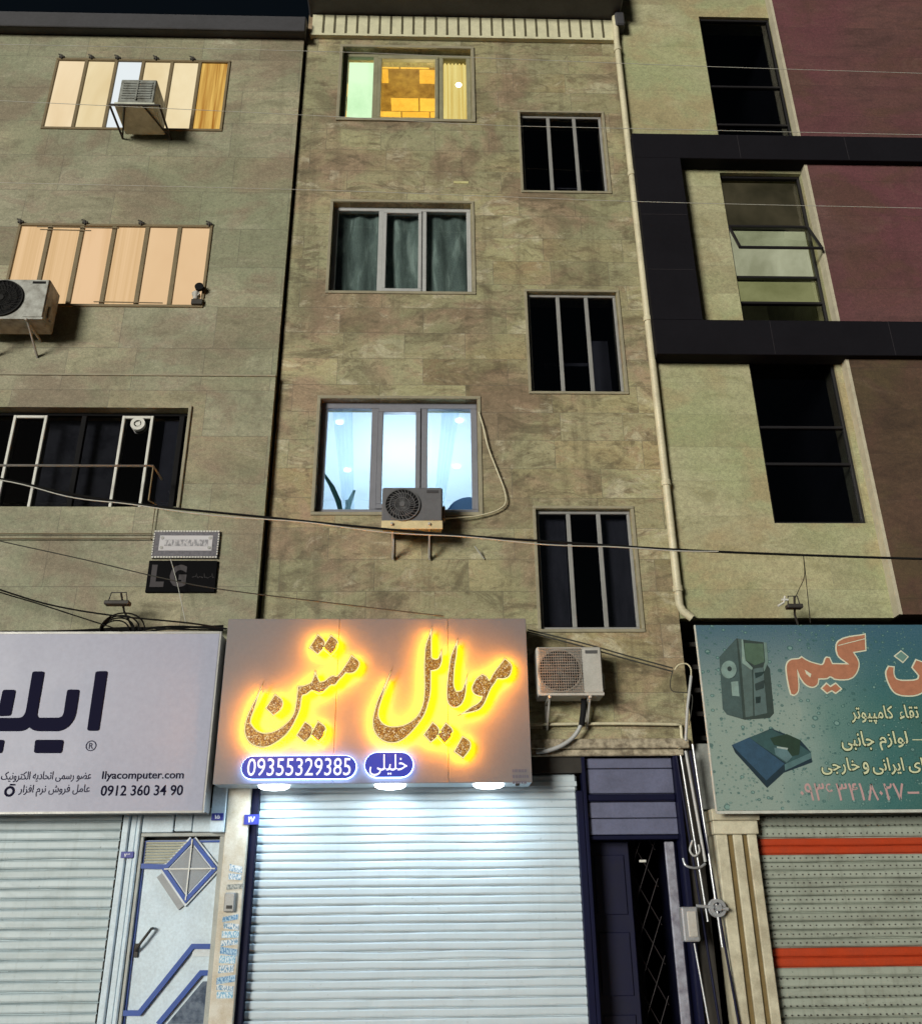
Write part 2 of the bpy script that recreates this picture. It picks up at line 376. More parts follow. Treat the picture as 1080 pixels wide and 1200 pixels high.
M['navy'] = dirty('navy steel', (.005, .006, .026), .5, spec=.15, amt=.25)
M['blue_glow_panel'] = dirty('grey panel with painted blue glow', (.12, .13, .21), .5, amt=.3, scale=4)  # bluish glow around the doorway is put into this panel colour
M['dark_blue'] = dirty('dark blue door', (.007, .008, .030), .45, amt=.3)
M['pil_stone'] = dirty('cream pilaster stone', (.54, .51, .385), .65, amt=.55, scale=5, dark=(.30, .27, .19))
M['pil_groove'] = dirty('brown groove stone', (.17, .12, .045), .7, amt=.3)
M['pil_light'] = dirty('pale stained stone', (.58, .56, .49), .55, amt=.35, scale=7, dark=(.35, .26, .14))
M['concrete'] = dirty('grey green concrete', (.30, .32, .30), .7, amt=.3, scale=10, dark=(.1, .1, .1))
M['sign_pale'] = dirty('pale lilac sign sheet', (.32, .335, .44), .4, amt=.14, scale=1.2, dark=(.26, .265, .355), grain=.06)
M['sign_grey'] = dirty('grey composite sign face', (.165, .16, .17), .42, amt=.12, scale=2, grain=.05)
M['ink'] = plain('dark navy ink', (.012, .012, .03), .5)
M['ink_soft'] = plain('faded ink', (.05, .05, .085), .5)
M['asphalt'] = dirty('asphalt', (.05, .05, .05), .85, amt=.3, scale=3)
M['paving'] = dirty('pavement', (.36, .35, .32), .8, amt=.3, scale=4)

# ------------------------------------------------------------------ ground
MB().box(-60, 60, -80, -3.2, -.4, -.14).build('road', M['asphalt'], kind='structure')
MB().box(-60, 60, -3.19, .3, -.4, 0, .03).build('pavement', M['paving'], kind='structure')

# ------------------------------------------------------------------ walls
def wall(mb, x0, x1, z0, z1, y, holes, t=.3):
    xs = sorted({x0, x1, *[h[0] for h in holes], *[h[1] for h in holes]}); zs = sorted({z0, z1, *[h[2] for h in holes], *[h[3] for h in holes]})
    for yy, fl in ((y, 0), (y+t, 1)):
        for a, b in zip(xs, xs[1:]):
            for c, d in zip(zs, zs[1:]):
                if any(h[0] <= a+1e-6 and b <= h[1]+1e-6 and h[2] <= c+1e-6 and d <= h[3]+1e-6 for h in holes): continue
                q = [(a, yy, c), (b, yy, c), (b, yy, d), (a, yy, d)]; mb.quad(*(q if not fl else q[::-1]))
    for a, b, c, d in holes:
        mb.quad((a, y, c), (b, y, c), (b, y+t, c), (a, y+t, c)); mb.quad((a, y, d), (a, y+t, d), (b, y+t, d), (b, y, d))
        mb.quad((a, y, c), (a, y+t, c), (a, y+t, d), (a, y, d)); mb.quad((b, y, c), (b, y, d), (b, y+t, d), (b, y+t, c))
    mb.quad((x0, y, z0), (x0, y, z1), (x0, y+t, z1), (x0, y+t, z0)); mb.quad((x1, y, z0), (x1, y+t, z0), (x1, y+t, z1), (x1, y, z1))
    mb.quad((x0, y, z0), (x0, y+t, z0), (x1, y+t, z0), (x1, y, z0)); mb.quad((x0, y, z1), (x1, y, z1), (x1, y+t, z1), (x0, y+t, z1))
def shell(mb, x0, x1, z1, y0, y1=8):
    mb.quad((x0, y0, 0), (x0, y0, z1), (x0, y1, z1), (x0, y1, 0)); mb.quad((x1, y0, 0), (x1, y1, 0), (x1, y1, z1), (x1, y0, z1))
    mb.quad((x0, y1, 0), (x0, y1, z1), (x1, y1, z1), (x1, y1, 0)); mb.quad((x0, y0, z1), (x1, y0, z1), (x1, y1, z1), (x0, y1, z1))
def frame_bars(mb, x0, x1, z0, z1, y0, y1, w, bev=.006):
    mb.box(x0, x1, y0, y1, z0, z0+w, bev); mb.box(x0, x1, y0, y1, z1-w, z1, bev)
    mb.box(x0, x0+w, y0+.001, y1-.001, z0+w, z1-w, bev); mb.box(x1-w, x1, y0+.001, y1-.001, z0+w, z1-w, bev)
def ribs(mb, x0, x1, z0, z1, y, pitch, depth, flip=False):
    "roller shutter curtain: one curved slat above another"
    prof = [(0, 0), (.07, .8), (.2, 1), (.70, .95), (.86, .72), (.95, .1), (1, 0)]
    zz = []; k = 0
    z = z1
    while z > z0:
        for t, d in prof[:-1]: zz.append((z-t*pitch, y-d*depth))
        z -= pitch
    zz.append((z, y))
    nx = max(2, int((x1-x0)/.16)); rnd = random.Random(int(x0*97)); vs = []
    dent = [[rnd.gauss(0, .0016)+(.006 if rnd.random() < .012 else 0) for _ in range(nx+1)] for _ in range(len(zz)//6+2)]
    sag = [rnd.gauss(0, .0022) for _ in range(len(zz)//6+2)]
    for k, (a, b) in enumerate(zz):
        for q in range(nx+1):
            vs.append((x0+(x1-x0)*q/nx, b+dent[k//6][q], a+(sag[k//6] if 0 < k < len(zz)-1 else 0)*math.sin(q*.7+k//6)))
    m = nx+1
    mb.add(vs, [(i*m+q, (i+1)*m+q, (i+1)*m+q+1, i*m+q+1) for i in range(len(zz)-1) for q in range(nx)], False)

# ================================================================== MIDDLE BUILDING
XL, XJ = -1.868, 2.715           # its two joints
bm = thing('apartment_building', 'narrow middle building of mottled brown green stone slabs between two others', 'building', (.4, 0, 0))
W = [(-1.325, .545, 11.98, 13.38), (-1.335, .505, 9.0, 10.455), (-1.35, .535, 5.9, 7.395)]
S = [(1.235, 2.395, 10.70, 12.135), (1.21, 2.36, 7.52, 9.005), (1.19, 2.285, 4.505, 5.937)]
mb = MB(); wall(mb, XL, XJ, 3.22, 14.45, 0, W+S, .32); shell(mb, XL+.002, XJ-.002, 14.44, .33)
mb.build('wall', M['stone_mid'], bm)
# ground-floor piers and the lintel over the shop
mb = MB(); mb.box(XL, 1.56, .02, .32, 2.98, 3.219); mb.box(2.52, XJ, .05, .32, 0, 3.219); mb.build('lintel', M['void'], bm)
mb = MB(); mb.box(-2.035, -1.815, -.06, .3, 0, 2.86, .006); mb.build('pilaster', M['pil_light'], bm)
# stone ledge above the doorway
mb = MB(); mb.box(1.0, 2.66, -.07, 0, 3.21, 3.31, .01); mb.box(1.0, 2.60, -.04, .019, 3.14, 3.205, .01); mb.build('ledge', dirty('crumbling pale ledge', (.42, .37, .27), .8, amt=.6, scale=14, dark=(.08, .06, .04)), bm)

def trim(x0, x1, z0, z1, parent, mat, w=.045, p=.016):
    mb = MB(); frame_bars(mb, x0-w, x1+w, z0-w, z1+w, -p, .02, w-.004, .004); return mb.build('surround', mat, parent)
def win3(h, mat, y=.09, w=.065, split=(.345, .66), sash=True, root=bm, mat_sash=None):
    x0, x1, z0, z1 = h; mb = MB(); frame_bars(mb, x0, x1, z0, z1, y, y+.07, w)
    xs = [x0+(x1-x0)*q for q in split]
    for x in xs: mb.box(x-w*.55, x+w*.55, y+.001, y+.069, z0+w, z1-w, .006)
    if sash:
        frame_bars(mb, xs[0]+w*.55, xs[1]-w*.55, z0+w, z1-w, y-.02, y+.05, w*.8)
    o = mb.build('window', mat, root)
    MB().box(x0+.01, x1-.01, y+.030, y+.036, z0+.01, z1-.01).build('pane', M['glass'], o)
    return o
def dark_room(h, o, y=.34, d=2.2, mat=None, grow=.15):
    x0, x1, z0, z1 = h; MB().room(x0-grow, x1+grow, y, y+d, z0-.6, z1+.35).build('room_interior', mat or M['dark'], o)

# top window: frosted pane, yellow room, curtain
w1 = win3(W[0], dirty('olive window frame', (.27, .26, .17), .4), split=(.255, .765))
x0, x1, z0, z1 = W[0]
mb = MB(); frame_bars(mb, x0-.05, x1+.05, z0-.05, z1+.05, -.025, .02, .046, .004); mb.build('surround', M['trim'], w1)
MB().box(x0+.07, x0+.50, .20, .22, z0, z1-.06).build('frosted_blind', emit('backlit frosted glass', (.66, .82, .52), 2.1, 1.2, (1, 1, .6), (.45, .66, .36)), w1)
g = N('yellow ceiling boards'); v = g.coord()
br = g.n('ShaderNodeTexBrick', offset=.37, squash=.7, squash_frequency=3, ins={'Vector': g.scale(v, (1, 1.7, 1)), 'Color1': (0, 0, 0, 1), 'Color2': (1, 1, 1, 1), 'Mortar': (.2, .2, .2, 1), 'Scale': 1, 'Mortar Size': .012, 'Brick Width': .46, 'Row Height': .46})
colr = g.ramp(br.outputs['Color'], [(.0, (.09, .05, .012)), (.38, (.16, .10, .025)), (.42, (.70, .44, .06)), (1, (.90, .66, .18))])
M['yellow_room'] = g.bsdf(g.mix(.25, colr, g.ramp(g.noise(v, 9, 5), [(.3, (.25, .12, .02)), (.7, (.95, .7, .2))])), .5)
MB().room(x0-.1, x1+.1, .34, 2.9, z0-.8, z1+.22).build('room_interior', M['yellow_room'], w1)
mb = MB()
n = 40; xa, xb = x1-.47, x1-.02
for i in range(n):
    u0, u1 = xa+(xb-xa)*i/n, xa+(xb-xa)*(i+1)/n; f0, f1 = .25+.018*math.sin(i*1.3), .25+.018*math.sin((i+1)*1.3)
    mb.add([(u0, f0, z0-.02), (u1, f1, z0-.02), (u1, f1, z1), (u0, f0, z1)], [(0, 1, 2, 3)], True)
mb.build('curtain', emit('backlit ochre curtain', (.86, .66, .24), 1.7, 2.5, (9, 1, .2), (.70, .46, .12)), w1)
# middle window: green curtain behind glass
w2 = win3(W[1], M['upvc'], w=.058)
trim(*W[1], w2, M['trim'])
g = N('dark green curtain'); v = g.coord()
rv = g.n('ShaderNodeMapping', ins={'Vector': v, 'Rotation': (0, math.radians(28), 0), 'Scale': (3.2, 1, .55)}).outputs[0]; fold = g.noise(rv, 2.2, 5, .6, .4); fine = g.noise(v, 60, 2)
M['green_cloth'] = g.bsdf(g.mix(.25, g.ramp(fold, [(.35, (.10, .12, .115)), (.52, (.20, .24, .225)), (.66, (.50, .56, .53))]), g.ramp(fine, [(.3, (.05, .06, .06)), (.7, (.3, .35, .33))])), .8, 0, fold, .5, .03)
x0, x1, z0, z1 = W[1]; mb = MB(); nx, nz = 60, 14
vs = []
for j in range(nz+1):
    for i in range(nx+1):
        a, b = i/nx, j/nz; pane = (a*3) % 1
        vs.append((x0-.03+(x1-x0+.06)*a, .22+.022*math.sin(a*46+b*2.2)+.05*math.sin(b*3.1+a*5)*(1-b), z0-.03+(z1-z0+.06)*b))
mb.add(vs, [(j*(nx+1)+i, j*(nx+1)+i+1, (j+1)*(nx+1)+i+1, (j+1)*(nx+1)+i) for j in range(nz) for i in range(nx)], True)
mb.build('curtain', M['green_cloth'], w2); dark_room(W[1], w2)
# lower window: bright bluish room
w3 = win3(W[2], M['upvc_grey'], w=.075)
trim(*W[2], w3, M['trim'])
x0, x1, z0, z1 = W[2]
MB().room(x0-.5, x1+.4, .34, 3.6, z0-.9, z1+.30).build('room_interior', plain('pale blue white plaster', (.80, .85, .88), .6), w3)
spot_m = emit('white ceiling spot', (1, .95, .85), 12)
for px, py in ((398, 495), (407, 551), (538, 493), (535, 547)):
    # ceiling spots on the ceiling plane
    d = (at(px, py, 1)-at(px, py, 0)); q = at(px, py, 0); t = (z1+.29-q.z)/d.z; q = q+d*t
    if q.y > 3.4: q.y = 3.2
    MB().add([(q.x+.045*math.cos(k*math.pi/8), q.y+.045*math.sin(k*math.pi/8), z1+.285) for k in range(16)], [tuple(range(16))]).build('ceiling_spot', spot_m, w3)
g = N('sheer curtain'); t1 = g.n('ShaderNodeBsdfTransparent', ins={0: (.85, .92, .97, 1)}); t2 = g.n('ShaderNodeBsdfTranslucent', ins={0: (.6, .75, .82, 1)})
mx = g.n('ShaderNodeMixShader', ins={0: .22}); g.t.links.new(t1.outputs[0], mx.inputs[1]); g.t.links.new(t2.outputs[0], mx.inputs[2]); g.t.links.new(mx.outputs[0], g.out.inputs[0])
for xa, xb, sl_ in ((x0+.1, x0+.35, .22), (x1-.42, x1-.2, -.12)):
    mb = MB(); n = 24; vs = []
    for i in range(n+1):
        a = i/n
        for b in (0, .35, .7, 1):
            vs.append((xa+(xb-xa)*a*(1-.55*(1-b))+sl_*(1-b), .30+.02*math.sin(i*1.1), z0-.05+(z1-z0+.1)*b))
    mb.add(vs, [(i*4+j, i*4+4+j, i*4+5+j, i*4+1+j) for i in range(n) for j in range(3)], True)
    mb.build('curtain', g.m, w3)
def lamp(name, typ, loc, energy, col, size=.2, rot=None, parent=None):
    l = bpy.data.lights.new(name, typ); l.energy = energy; l.color = col
    if typ == 'POINT': l.shadow_soft_size = size
    if typ == 'AREA': l.shape = 'DISK'; l.size = size
    o = bpy.data.objects.new(name, l); C.objects.link(o); o.location = loc
    if rot: o.rotation_euler = rot
    return o
lamp('room_lamp', 'POINT', (-.4, 1.9, 6.4), 118, (.70, .83, 1), .15)
lamp('room_lamp', 'POINT', (-.2, 1.0, 11.9), 160, (1, .84, .48), .1)
lamp('room_lamp', 'POINT', (.30, .5, 12.95), 1.2, (1, .85, .5), .03)
MB().disc((.37, 12.93), .045, .225, .235, 20).build('curtain_lamp', emit('bare bulb', (1, .95, .75), 9), w1)

# stair windows
for k, h in enumerate(S):
    x0, x1, z0, z1 = h; mb = MB(); frame_bars(mb, x0, x1, z0, z1, .05, .10, .035)
    xs = [x0+(x1-x0)*.345, x0+(x1-x0)*.665]
    for x in xs: mb.box(x-.024, x+.024, .051, .099, z0+.035, z1-.035, .004)
    o = mb.build('window', M['alu'], bm)
    MB().box(x0+.01, x1-.01, .072, .077, z0+.01, z1-.01).build('pane', M['glass_dark'], o)
    trim(*h, o, M['trim'], .04, .018)
    dark_room(h, o)
    if 1:
        mb = MB()
        if k == 0: mb.box(xs[0]-.02, xs[1]+.02, .15, .165, z0+.18, z0+.20); mb.box(x1-.36, x1-.30, .2, .22, z0, z1)
        elif k == 1: mb.box(xs[1]+.1, x1-.05, .5, .52, z0, z1-.4); mb.box(x0+.2, x1-.2, .9, 1.0, z0+.95, z0+1.0)
        else: mb.box(x0, xs[0]-.02, .2, .215, z0, z1-.0); mb.box(xs[1]+.02, x1, .2, .215, z0, z1)
        mb.build('grey_sheet', dirty('grey plastic sheet', (.19, .19, .205), .4, amt=.4, scale=5, stretch=(3, 1, .5)) if k else M['alu'], o)

# cornice of ribbed sheet, eave, downpipe
mb = MB(); xa, xb, za, zb = -1.80, 2.70, 13.60, 14.0
mb.box(xa, xb, -.055, -.002, za, zb); nr = 27
o = mb.build('cornice', M['cream_sheet'], bm)
mb = MB()
for i in range(1, nr):
    x = xa+(xb-xa)*i/nr; mb.box(x-.018, x+.012, -.062, -.0551, za+.02, zb-.01)
mb.build('seam', dirty('dark seam', (.10, .09, .05), .6), o)
MB().box(xa-.02, xb+.02, -.07, -.001, za-.04, za-.001).build('cornice_lip', M['cream_sheet'], bm)
mb = MB(); mb.box(-1.86, 2.80, -.42, .3, 14.02, 14.6, .02); mb.box(2.70, 2.84, -.20, .0, 13.74, 14.01, .02); mb.build('eave', M['soffit'], bm)
mb = MB(); px = at(722, 45, -.09).x
mb.tube([(px, -.12, 13.98), (px, -.12, 13.75), (px, -.085, 13.55), (px, -.085, 4.75), (px+.03, -.085, 4.68), (px+.12, -.085, 4.60)], .045, 12)
dp = mb.build('downpipe', M['pipe'], bm)
for z in (13.3, 10.9, 8.5, 6.2, 4.9): MB().tube([(px, -.085, z), (px, -.085, z+.07)], .056, 12).build('collar', M['pipe'], dp)
# short cable ends and paint mark on the wall
q = at(540, 214, 0); MB().box(q.x-.1, q.x+.1, -.006, -.001, q.z-.02, q.z+.02).build('paint_mark', dirty('yellow paint smear', (.55, .52, .25), .6), bm)

# roller shutter of the middle shop
SX0, SX1 = -1.735, 1.462
mb = MB(); ribs(mb, SX0, SX1, 0, 2.80, .10, .081, .026); rs = mb.build('roller_shutter', M['shutter_white'], bm)
mb = MB(); mb.box(SX0-.02, SX1+.02, .06, .3, 2.80, 2.97, .02); mb.box(SX0-.02, SX1+.02, .045, .059, 2.85, 2.90, .004); mb.build('hood', M['shutter_white'], rs)
MB().box(SX0-.075, SX0-.002, .0, .2, 0, 2.97, .006).build('guide_rail', M['navy'], rs); MB().box(SX1+.002, SX1+.07, .0, .2, 0, 2.80, .006).build('guide_rail', M['navy'], rs)
MB().box(XL, 1.56, .25, .30, 0, 2.98).build('shop_back', M['dark'], rs)

# doorway with panels over a dark opening
dx0, dx1 = 1.545, 2.515
mb = MB(); rows = [3.13, 3.02, 2.77, 2.69, 2.53, 2.37]
for a, b in zip(rows, rows[1:]): mb.box(dx0+.03, dx1-.03, .06, .1, b+.008, a, .006)
dr = mb.build('doorway', M['blue_glow_panel'], bm)
mb = MB(); mb.box(dx0-.01, dx0+.028, .0, .2, 0, 3.14, .006); mb.box(dx1-.028, dx1+.02, -.02, .2, 0, 3.14, .006); mb.box(dx0+.03, dx1-.03, .065, .16, 2.33, 2.371, .006)
mb.box(dx0+.03, dx1-.03, .03, .059, 2.70, 2.765, .01); mb.build('door_frame', M['navy'], dr)
MB().room(dx0, dx1, .2, 2.4, 0, 3.1).build('passage', M['dark_blue'], dr)
mb = MB(); mb.box(dx1-.17, dx1-.075, .11, .15, 0, 2.31, .008); mb.build('side_strip', dirty('pale scuffed steel', (.38, .39, .46), .4, .3, amt=.5, scale=8, dark=(.08, .06, .09)), dr)
mb = MB()
for i in range(7):
    z = .2+i*.36
    mb.tube([(dx1-.48, .5, z), (dx1-.18, .5, z+.7)], .006, 6); mb.tube([(dx1-.48, .52, z+.45), (dx1-.18, .52, z-.1)], .006, 6)
mb.build('lattice_gate', dirty('reddish gate bar', (.006, .002, .003), .5), dr)
q = at(753, 1009, .3); MB().box(q.x-.035, q.x+.035, .3, .33, q.z-.012, q.z+.012, .004).build('latch', M['white_frame'], dr)
mb = MB(); mb.box(dx0+.04, dx1-.5, .3, .34, 0, 2.33, .01)
for i in range(3): mb.box(dx0+.1, dx1-.56, .285, .2995, .2+i*.72, .76+i*.72, .012)
mb.build('door_leaf', M['dark_blue'], dr)

# ================================================================== LEFT BUILDING
YL = -.07
bl = thing('apartment_building', 'broad left building of grey green stone with lit cream windows in a row', 'building', (-5, 0, 0))
L = [rect(56, 266, 70, 153, YL), rect(12, 245, 263, 360, YL), (-7.0, at(215, 540, YL).x, at(0, 595, YL).z, at(100, 479, YL).z)]
L[0] = (-5.40, -2.92, L[0][2], L[0][3]); L[1] = (-5.39, -2.88, L[1][2], L[1][3])
xr = -1.90
mb = MB(); wall(mb, -9.5, xr, 4.36, 13.45, YL, L, .3); shell(mb, -9.5, xr-.002, 13.44, .25)
mb.build('wall', M['stone_left'], bl)
zb = at(150, 440, YL).z
mb = MB(); wall(mb, -9.5, xr+.001, 4.34, zb, YL-.035, [(L[2][0], L[2][1], L[2][2], L[2][3])], .034)
mb.build('lower_cladding', M['stone_left'], bl)
MB().box(-9.5, xr+.003, YL-.05, YL-.0355, zb-.03, zb-.004, .004).build('string_course', M['trim'], bl)
mb = MB(); mb.box(-9.5, xr+.03, YL-.13, .3, 13.46, 13.78, .015); mb.box(-9.5, xr+.03, YL-.16, YL-.1301, 13.44, 13.50, .01); mb.build('eave', M['soffit'], bl)
MB().box(-9.6, xr, .3, 7.9, 13.79, 13.82).build('roof', M['soffit'], bl)
# dark corner at far left
def strips(h, cuts, mats, fm, y=-.088, w=.05, hooks=()):
    x0, x1, z0, z1 = h; mb = MB(); frame_bars(mb, x0, x1, z0, z1, y, y+.06, .04)
    xs = [x0]+[x0+(x1-x0)*c for c in cuts]+[x1]
    for x in xs[1:-1]: mb.box(x-w/2, x+w/2, y+.001, y+.059, z0+.04, z1-.04, .006)
    o = mb.build('window', fm, bl)
    for (a, b), m in zip(zip(xs, xs[1:]), mats): MB().box(a+.012, b-.012, y+.03, y+.04, z0+.02, z1-.02).build('pane', m, o)
    for c in hooks:
        x = x0+(x1-x0)*c; mb = MB(); mb.tube([(x, y-.005, z1-.03), (x+.01, y-.025, z1+.02), (x-.04, y-.025, z1+.035)], .011, 6); mb.box(x-.035, x+.04, y-.02, y+.01, z1-.012, z1+.022, .005)
        mb.build('hook', M['iron'], o)
    dark_room(h, o, .26, 2)
    return o
cream = emit('backlit cream sheet', (.93, .76, .50), 1.0, .7, (1.3, 1, .6), (.80, .61, .36))
cream2 = emit('backlit yellow cream sheet', (.90, .76, .48), 1.0, .7, (1.3, 1, .6), (.76, .60, .33))
white_l = emit('backlit white sheet', (.80, .86, .88), 1.0)
woodl = emit('backlit orange wood', (.85, .55, .14), .95, 1.6, (9, 1, .3), (.36, .13, .015))
peach = emit('backlit peach sheet', (.84, .57, .33), .98, 1.0, (4, 1, .3), (.74, .48, .25))
peach2 = emit('backlit streaked peach sheet', (.82, .56, .31), .98, 1.6, (12, 1, .10), (.70, .46, .23))
peach3 = emit('backlit plain peach sheet', (.84, .58, .33), .95, .6, (1, 1, .4), (.76, .50, .27))
wl1 = strips(L[0], (.175, .345, .50, .665, .825), (cream, cream2, white_l, cream2, cream2, woodl), M['brown_frame'], hooks=(.03, .2, .35, .57, .78))
wl2 = strips(L[1], (.165, .33, .495, .665, .83), (peach2, peach2, peach, peach2, peach3, peach3), M['brown_frame'], w=.06, hooks=(.01, .34, .63, .98))
x0, x1, z0, z1 = L[1]; mb = MB()
for a, b, z in ((.10, .52, z1-.075), (.12, .38, z1-.12), (.46, .80, z0+.06)): mb.tube([(x0+(x1-x0)*a, -.098, z), (x0+(x1-x0)*b, -.098, z-.01)], .008, 5)
mb.build('bar_and_shadow_line', M['brown_frame'], wl2)  # thin bars imitate the curtain rod's shadow on the lit panes
# dark window with two white sashes and an extractor fan
h = L[2]; x0, x1, z0, z1 = h
mb = MB(); frame_bars(mb, x0, x1, z0, z1, .03, .09, .035)
for px in (90, 207): x = at(px, 540, .03).x; mb.box(x-.03, x+.03, .031, .089, z0+.035, z1-.035, .005)
wl3 = mb.build('window', M['black_plastic'], bl)
for a, b in ((8, 45), (138, 172)):
    mb = MB(); xa, xb = at(a, 535, .0).x, at(b, 535, .0).x
    mb.box(xa-.017, xa+.017, 0, .029, z0+.02, z1-.05, .004); mb.box(xb-.017, xb+.017, 0, .029, z0+.02, z1-.05, .004); mb.box(xa+.017, xb-.017, .001, .028, z1-.085, z1-.051, .004)
    mb.build('sash', M['white_frame'], wl3)
MB().box(x0+.01, x1-.01, .055, .061, z0+.01, z1-.01).build('pane', M['glass_dark'], wl3)
c = at(162, 497, .02); mb = MB(); mb.ring((c.x, c.z), .045, .085, .0, .05, 32); mb.disc((c.x, c.z), .03, .01, .05, 20)
for k in range(6):
    a = k*math.pi/3; mb.tube([(c.x+.03*math.cos(a), .03, c.z+.03*math.sin(a)), (c.x+.045*math.cos(a+.3), .03, c.z+.045*math.sin(a+.3))], .008, 5)
mb.build('extractor_fan', M['white_frame'], wl3)
for pa, pb in ((50, 88), (94, 134)):
    qa, qb = at(pa, 540, .2).x, at(pb, 540, .2).x; MB().box(qa, qb, .22, .235, z0, z1-.02).build('grey_sheet', dirty('dark sheet with painted reflections', (.03, .03, .034), .5, amt=.9, scale=3.5, dark=(.13, .13, .13)), wl3)  # paler smudges on these sheets imitate reflections in the glass
xa = at(198, 540, .12).x; MB().box(xa-.11, xa+.10, .14, .16, z0, z1).build('grey_sheet', dirty('grey curtain sheet', (.15, .15, .165), .6), wl3)
MB().box(x1+.001, x1+.04, YL-.06, .05, z0-.02, z1+.02, .006).build('surround', M['trim'], wl3)
dark_room(h, wl3, .26, 2, grow=.05)
# ground floor of the left building
mb = MB(); mb.box(-9.5, -2.06, .12, .25, 0, 4.33); mb.build('ground_floor_wall', M['void'], bl)
ra = at(139, 964, .0); LX = -3.09
mb = MB(); ribs(mb, -6.5, LX, 0, 2.72, .08, .089, .034); ls = mb.build('roller_shutter', M['shutter_left'], bl)
mb = MB()
z = 2.72
while z > 0: mb.box(LX+.002, LX+.028, .03, .07, z-.062, z-.012, .012); z -= .089
mb.build('slat_clip', M['iron'], ls)
mb = MB()
for a, b, c_ in ((LX+.032, LX+.10, -.01), (LX+.102, LX+.17, .01), (LX+.172, LX+.215, -.012)): mb.box(a, b, c_, .11, 0, 2.66, .012)
mb.build('door_post', M['door_white'], bl)
mb = MB(); DX0, DX1 = -2.865, -2.062
mb.box(DX0, -2.56, .0, .1, 2.43, 2.66, .006); mb.box(-2.55, -2.38, .01, .1, 2.44, 2.66, .006); mb.box(-2.37, DX1-.13, .0, .1, 2.43, 2.66, .006)
mb.box(DX1-.12, DX1+.02, -.09, .1, 2.42, 2.86, .006); mb.build('transom_panel', M['door_white'], bl)
# door
mb = MB(); mb.box(DX0+.03, DX1-.03, .04, .09, 0, 2.36, .004); md = mb.build('metal_door', M['door_white'], bl)
mb = MB(); mb.box(DX0-.0, DX0+.03, .0, .1, 0, 2.39, .005); mb.box(DX1-.03, DX1+.02, .0, .1, 0, 2.39, .005); mb.box(DX0, DX1+.02, -.001, .1, 2.391, 2.425, .005)
mb.build('door_frame', dirty('grey door frame', (.36, .38, .36), .4, amt=.25), md)
YD = .035
dia = P2([(226.4, 984), (253, 1018), (218.5, 1055), (193.5, 1018.6)], YD)
mb = MB(); mb.band(dia+[dia[0]], .038, YD-.03, YD+.004)
mb.band(P2([(165.5, 1015), (195, 1016)], YD), .045, YD-.028, YD+.004)
mb.band(P2([(142.5, 1187), (164, 1187), (226.5, 1109), (248, 1109)], YD), .045, YD-.028, YD+.004)
mb.band(P2([(186, 1200), (236, 1140), (246, 1140)], YD), .045, YD-.028, YD+.004)
mb.box(DX0+.032, DX0+.05, .025, .039, 0, 2.355); mb.box(DX0+.051, DX1-.032, .025, .039, 2.335, 2.355)
mb.build('moulding', M['door_blue'], md)
ME = dirty('light grey moulding', (.62, .68, .72), .4)
mb = MB(); mb.band(dia+[dia[0]], .075, YD-.018, YD+.003); mb.build('moulding_edge', ME, md); mb = MB(); mb.band(P2([(189, 1024), (214.5, 1062)], YD-.01), .10, YD-.012, YD+.002); mb.build('moulding_edge', dirty('grey moulding', (.30, .32, .34), .4), md); mb = MB(); mb.band(P2([(226, 1116), (248, 1116)], YD), .07, YD-.012, YD+.002); mb.build('moulding_edge', ME, md)
cx, cz = sum(p[0] for p in dia)/4, sum(p[1] for p in dia)/4
mb = MB(); mb.prism([(cx+(p[0]-cx)*.82, cz+(p[1]-cz)*.82) for p in dia], YD-.024, YD-.019)
dw = mb.build('window', dirty('grey frosted glass', (.27, .29, .31), .25, amt=.2), md)
mb = MB(); mb.band([dia[3], dia[1]], .012, YD-.034, YD-.027); mb.band([dia[0], dia[2]], .012, YD-.038, YD-.0345); mb.build('bar_and_shadow_line', M['white_frame'], md)
mb = MB(); a = at(167, 984, YD); b = at(217, 1010, YD)
for i in range(9):
    z = a.z-.03-i*.026; mb.box(DX0+.055, DX0+.055+.42-i*.028, .015, .038, z-.01, z+.008)
mb.build('louvre', dirty('olive louvre', (.36, .36, .27), .5), md)
mb = MB(); g = P2([(196, 1200), (238, 1150), (246, 1150), (240, 1200)], YD); mb.prism([g[0], g[3], g[2], g[1]], .028, .0385); mb.build('lower_glass', dirty('dark wired glass', (.05, .07, .11), .2, amt=.4, scale=12, dark=(.2, .25, .32)), md)
mb = MB(); hp = P3([(159, 1114, 0), (165, 1105, -.02), (178, 1088, -.02)]); mb.tube([hp[0]+Vector((0, .04, 0)), hp[0], hp[1], hp[2], hp[2]+Vector((0, .04, 0))], .013, 8); mb.box(hp[0].x-.02, hp[0].x+.02, .02, .04, hp[0].z-.06, hp[0].z+.06, .005)
mb.build('handle', M['iron'], md)

# ================================================================== RIGHT BUILDING
br_ = thing('apartment_building', 'right building of striped cream stone with brown side cladding and a black box frame', 'building', (4.5, 0, 0))
HX0, HX1 = 3.96, 5.10
Rh = [(HX0+.07, HX1+.02, 11.2, 14.16), (3.36, HX1, 8.35, 11.05), (HX0-.02, HX1-.07, 5.76, 8.2)]
mb = MB(); wall(mb, XJ+.012, HX1+.03, 4.62, 16.5, -.02, [Rh[0], Rh[2], (HX0, HX1, 8.4, 11.05)], .32); shell(mb, XJ+.014, 9.5, 16.49, .31)
mb.build('wall', M['stone_right'], br_)
MB().box(HX1+.045, 9.5, -.15, .3, 4.62, 8.08).build('brown_cladding', M['brown'], br_); MB().box(HX1+.045, 9.5, -.149, .3, 8.081, 16.5).build('purple_lit_cladding', M['purple_lit'], br_)  # one cladding in two tones, the hue shift of the lights painted in by level
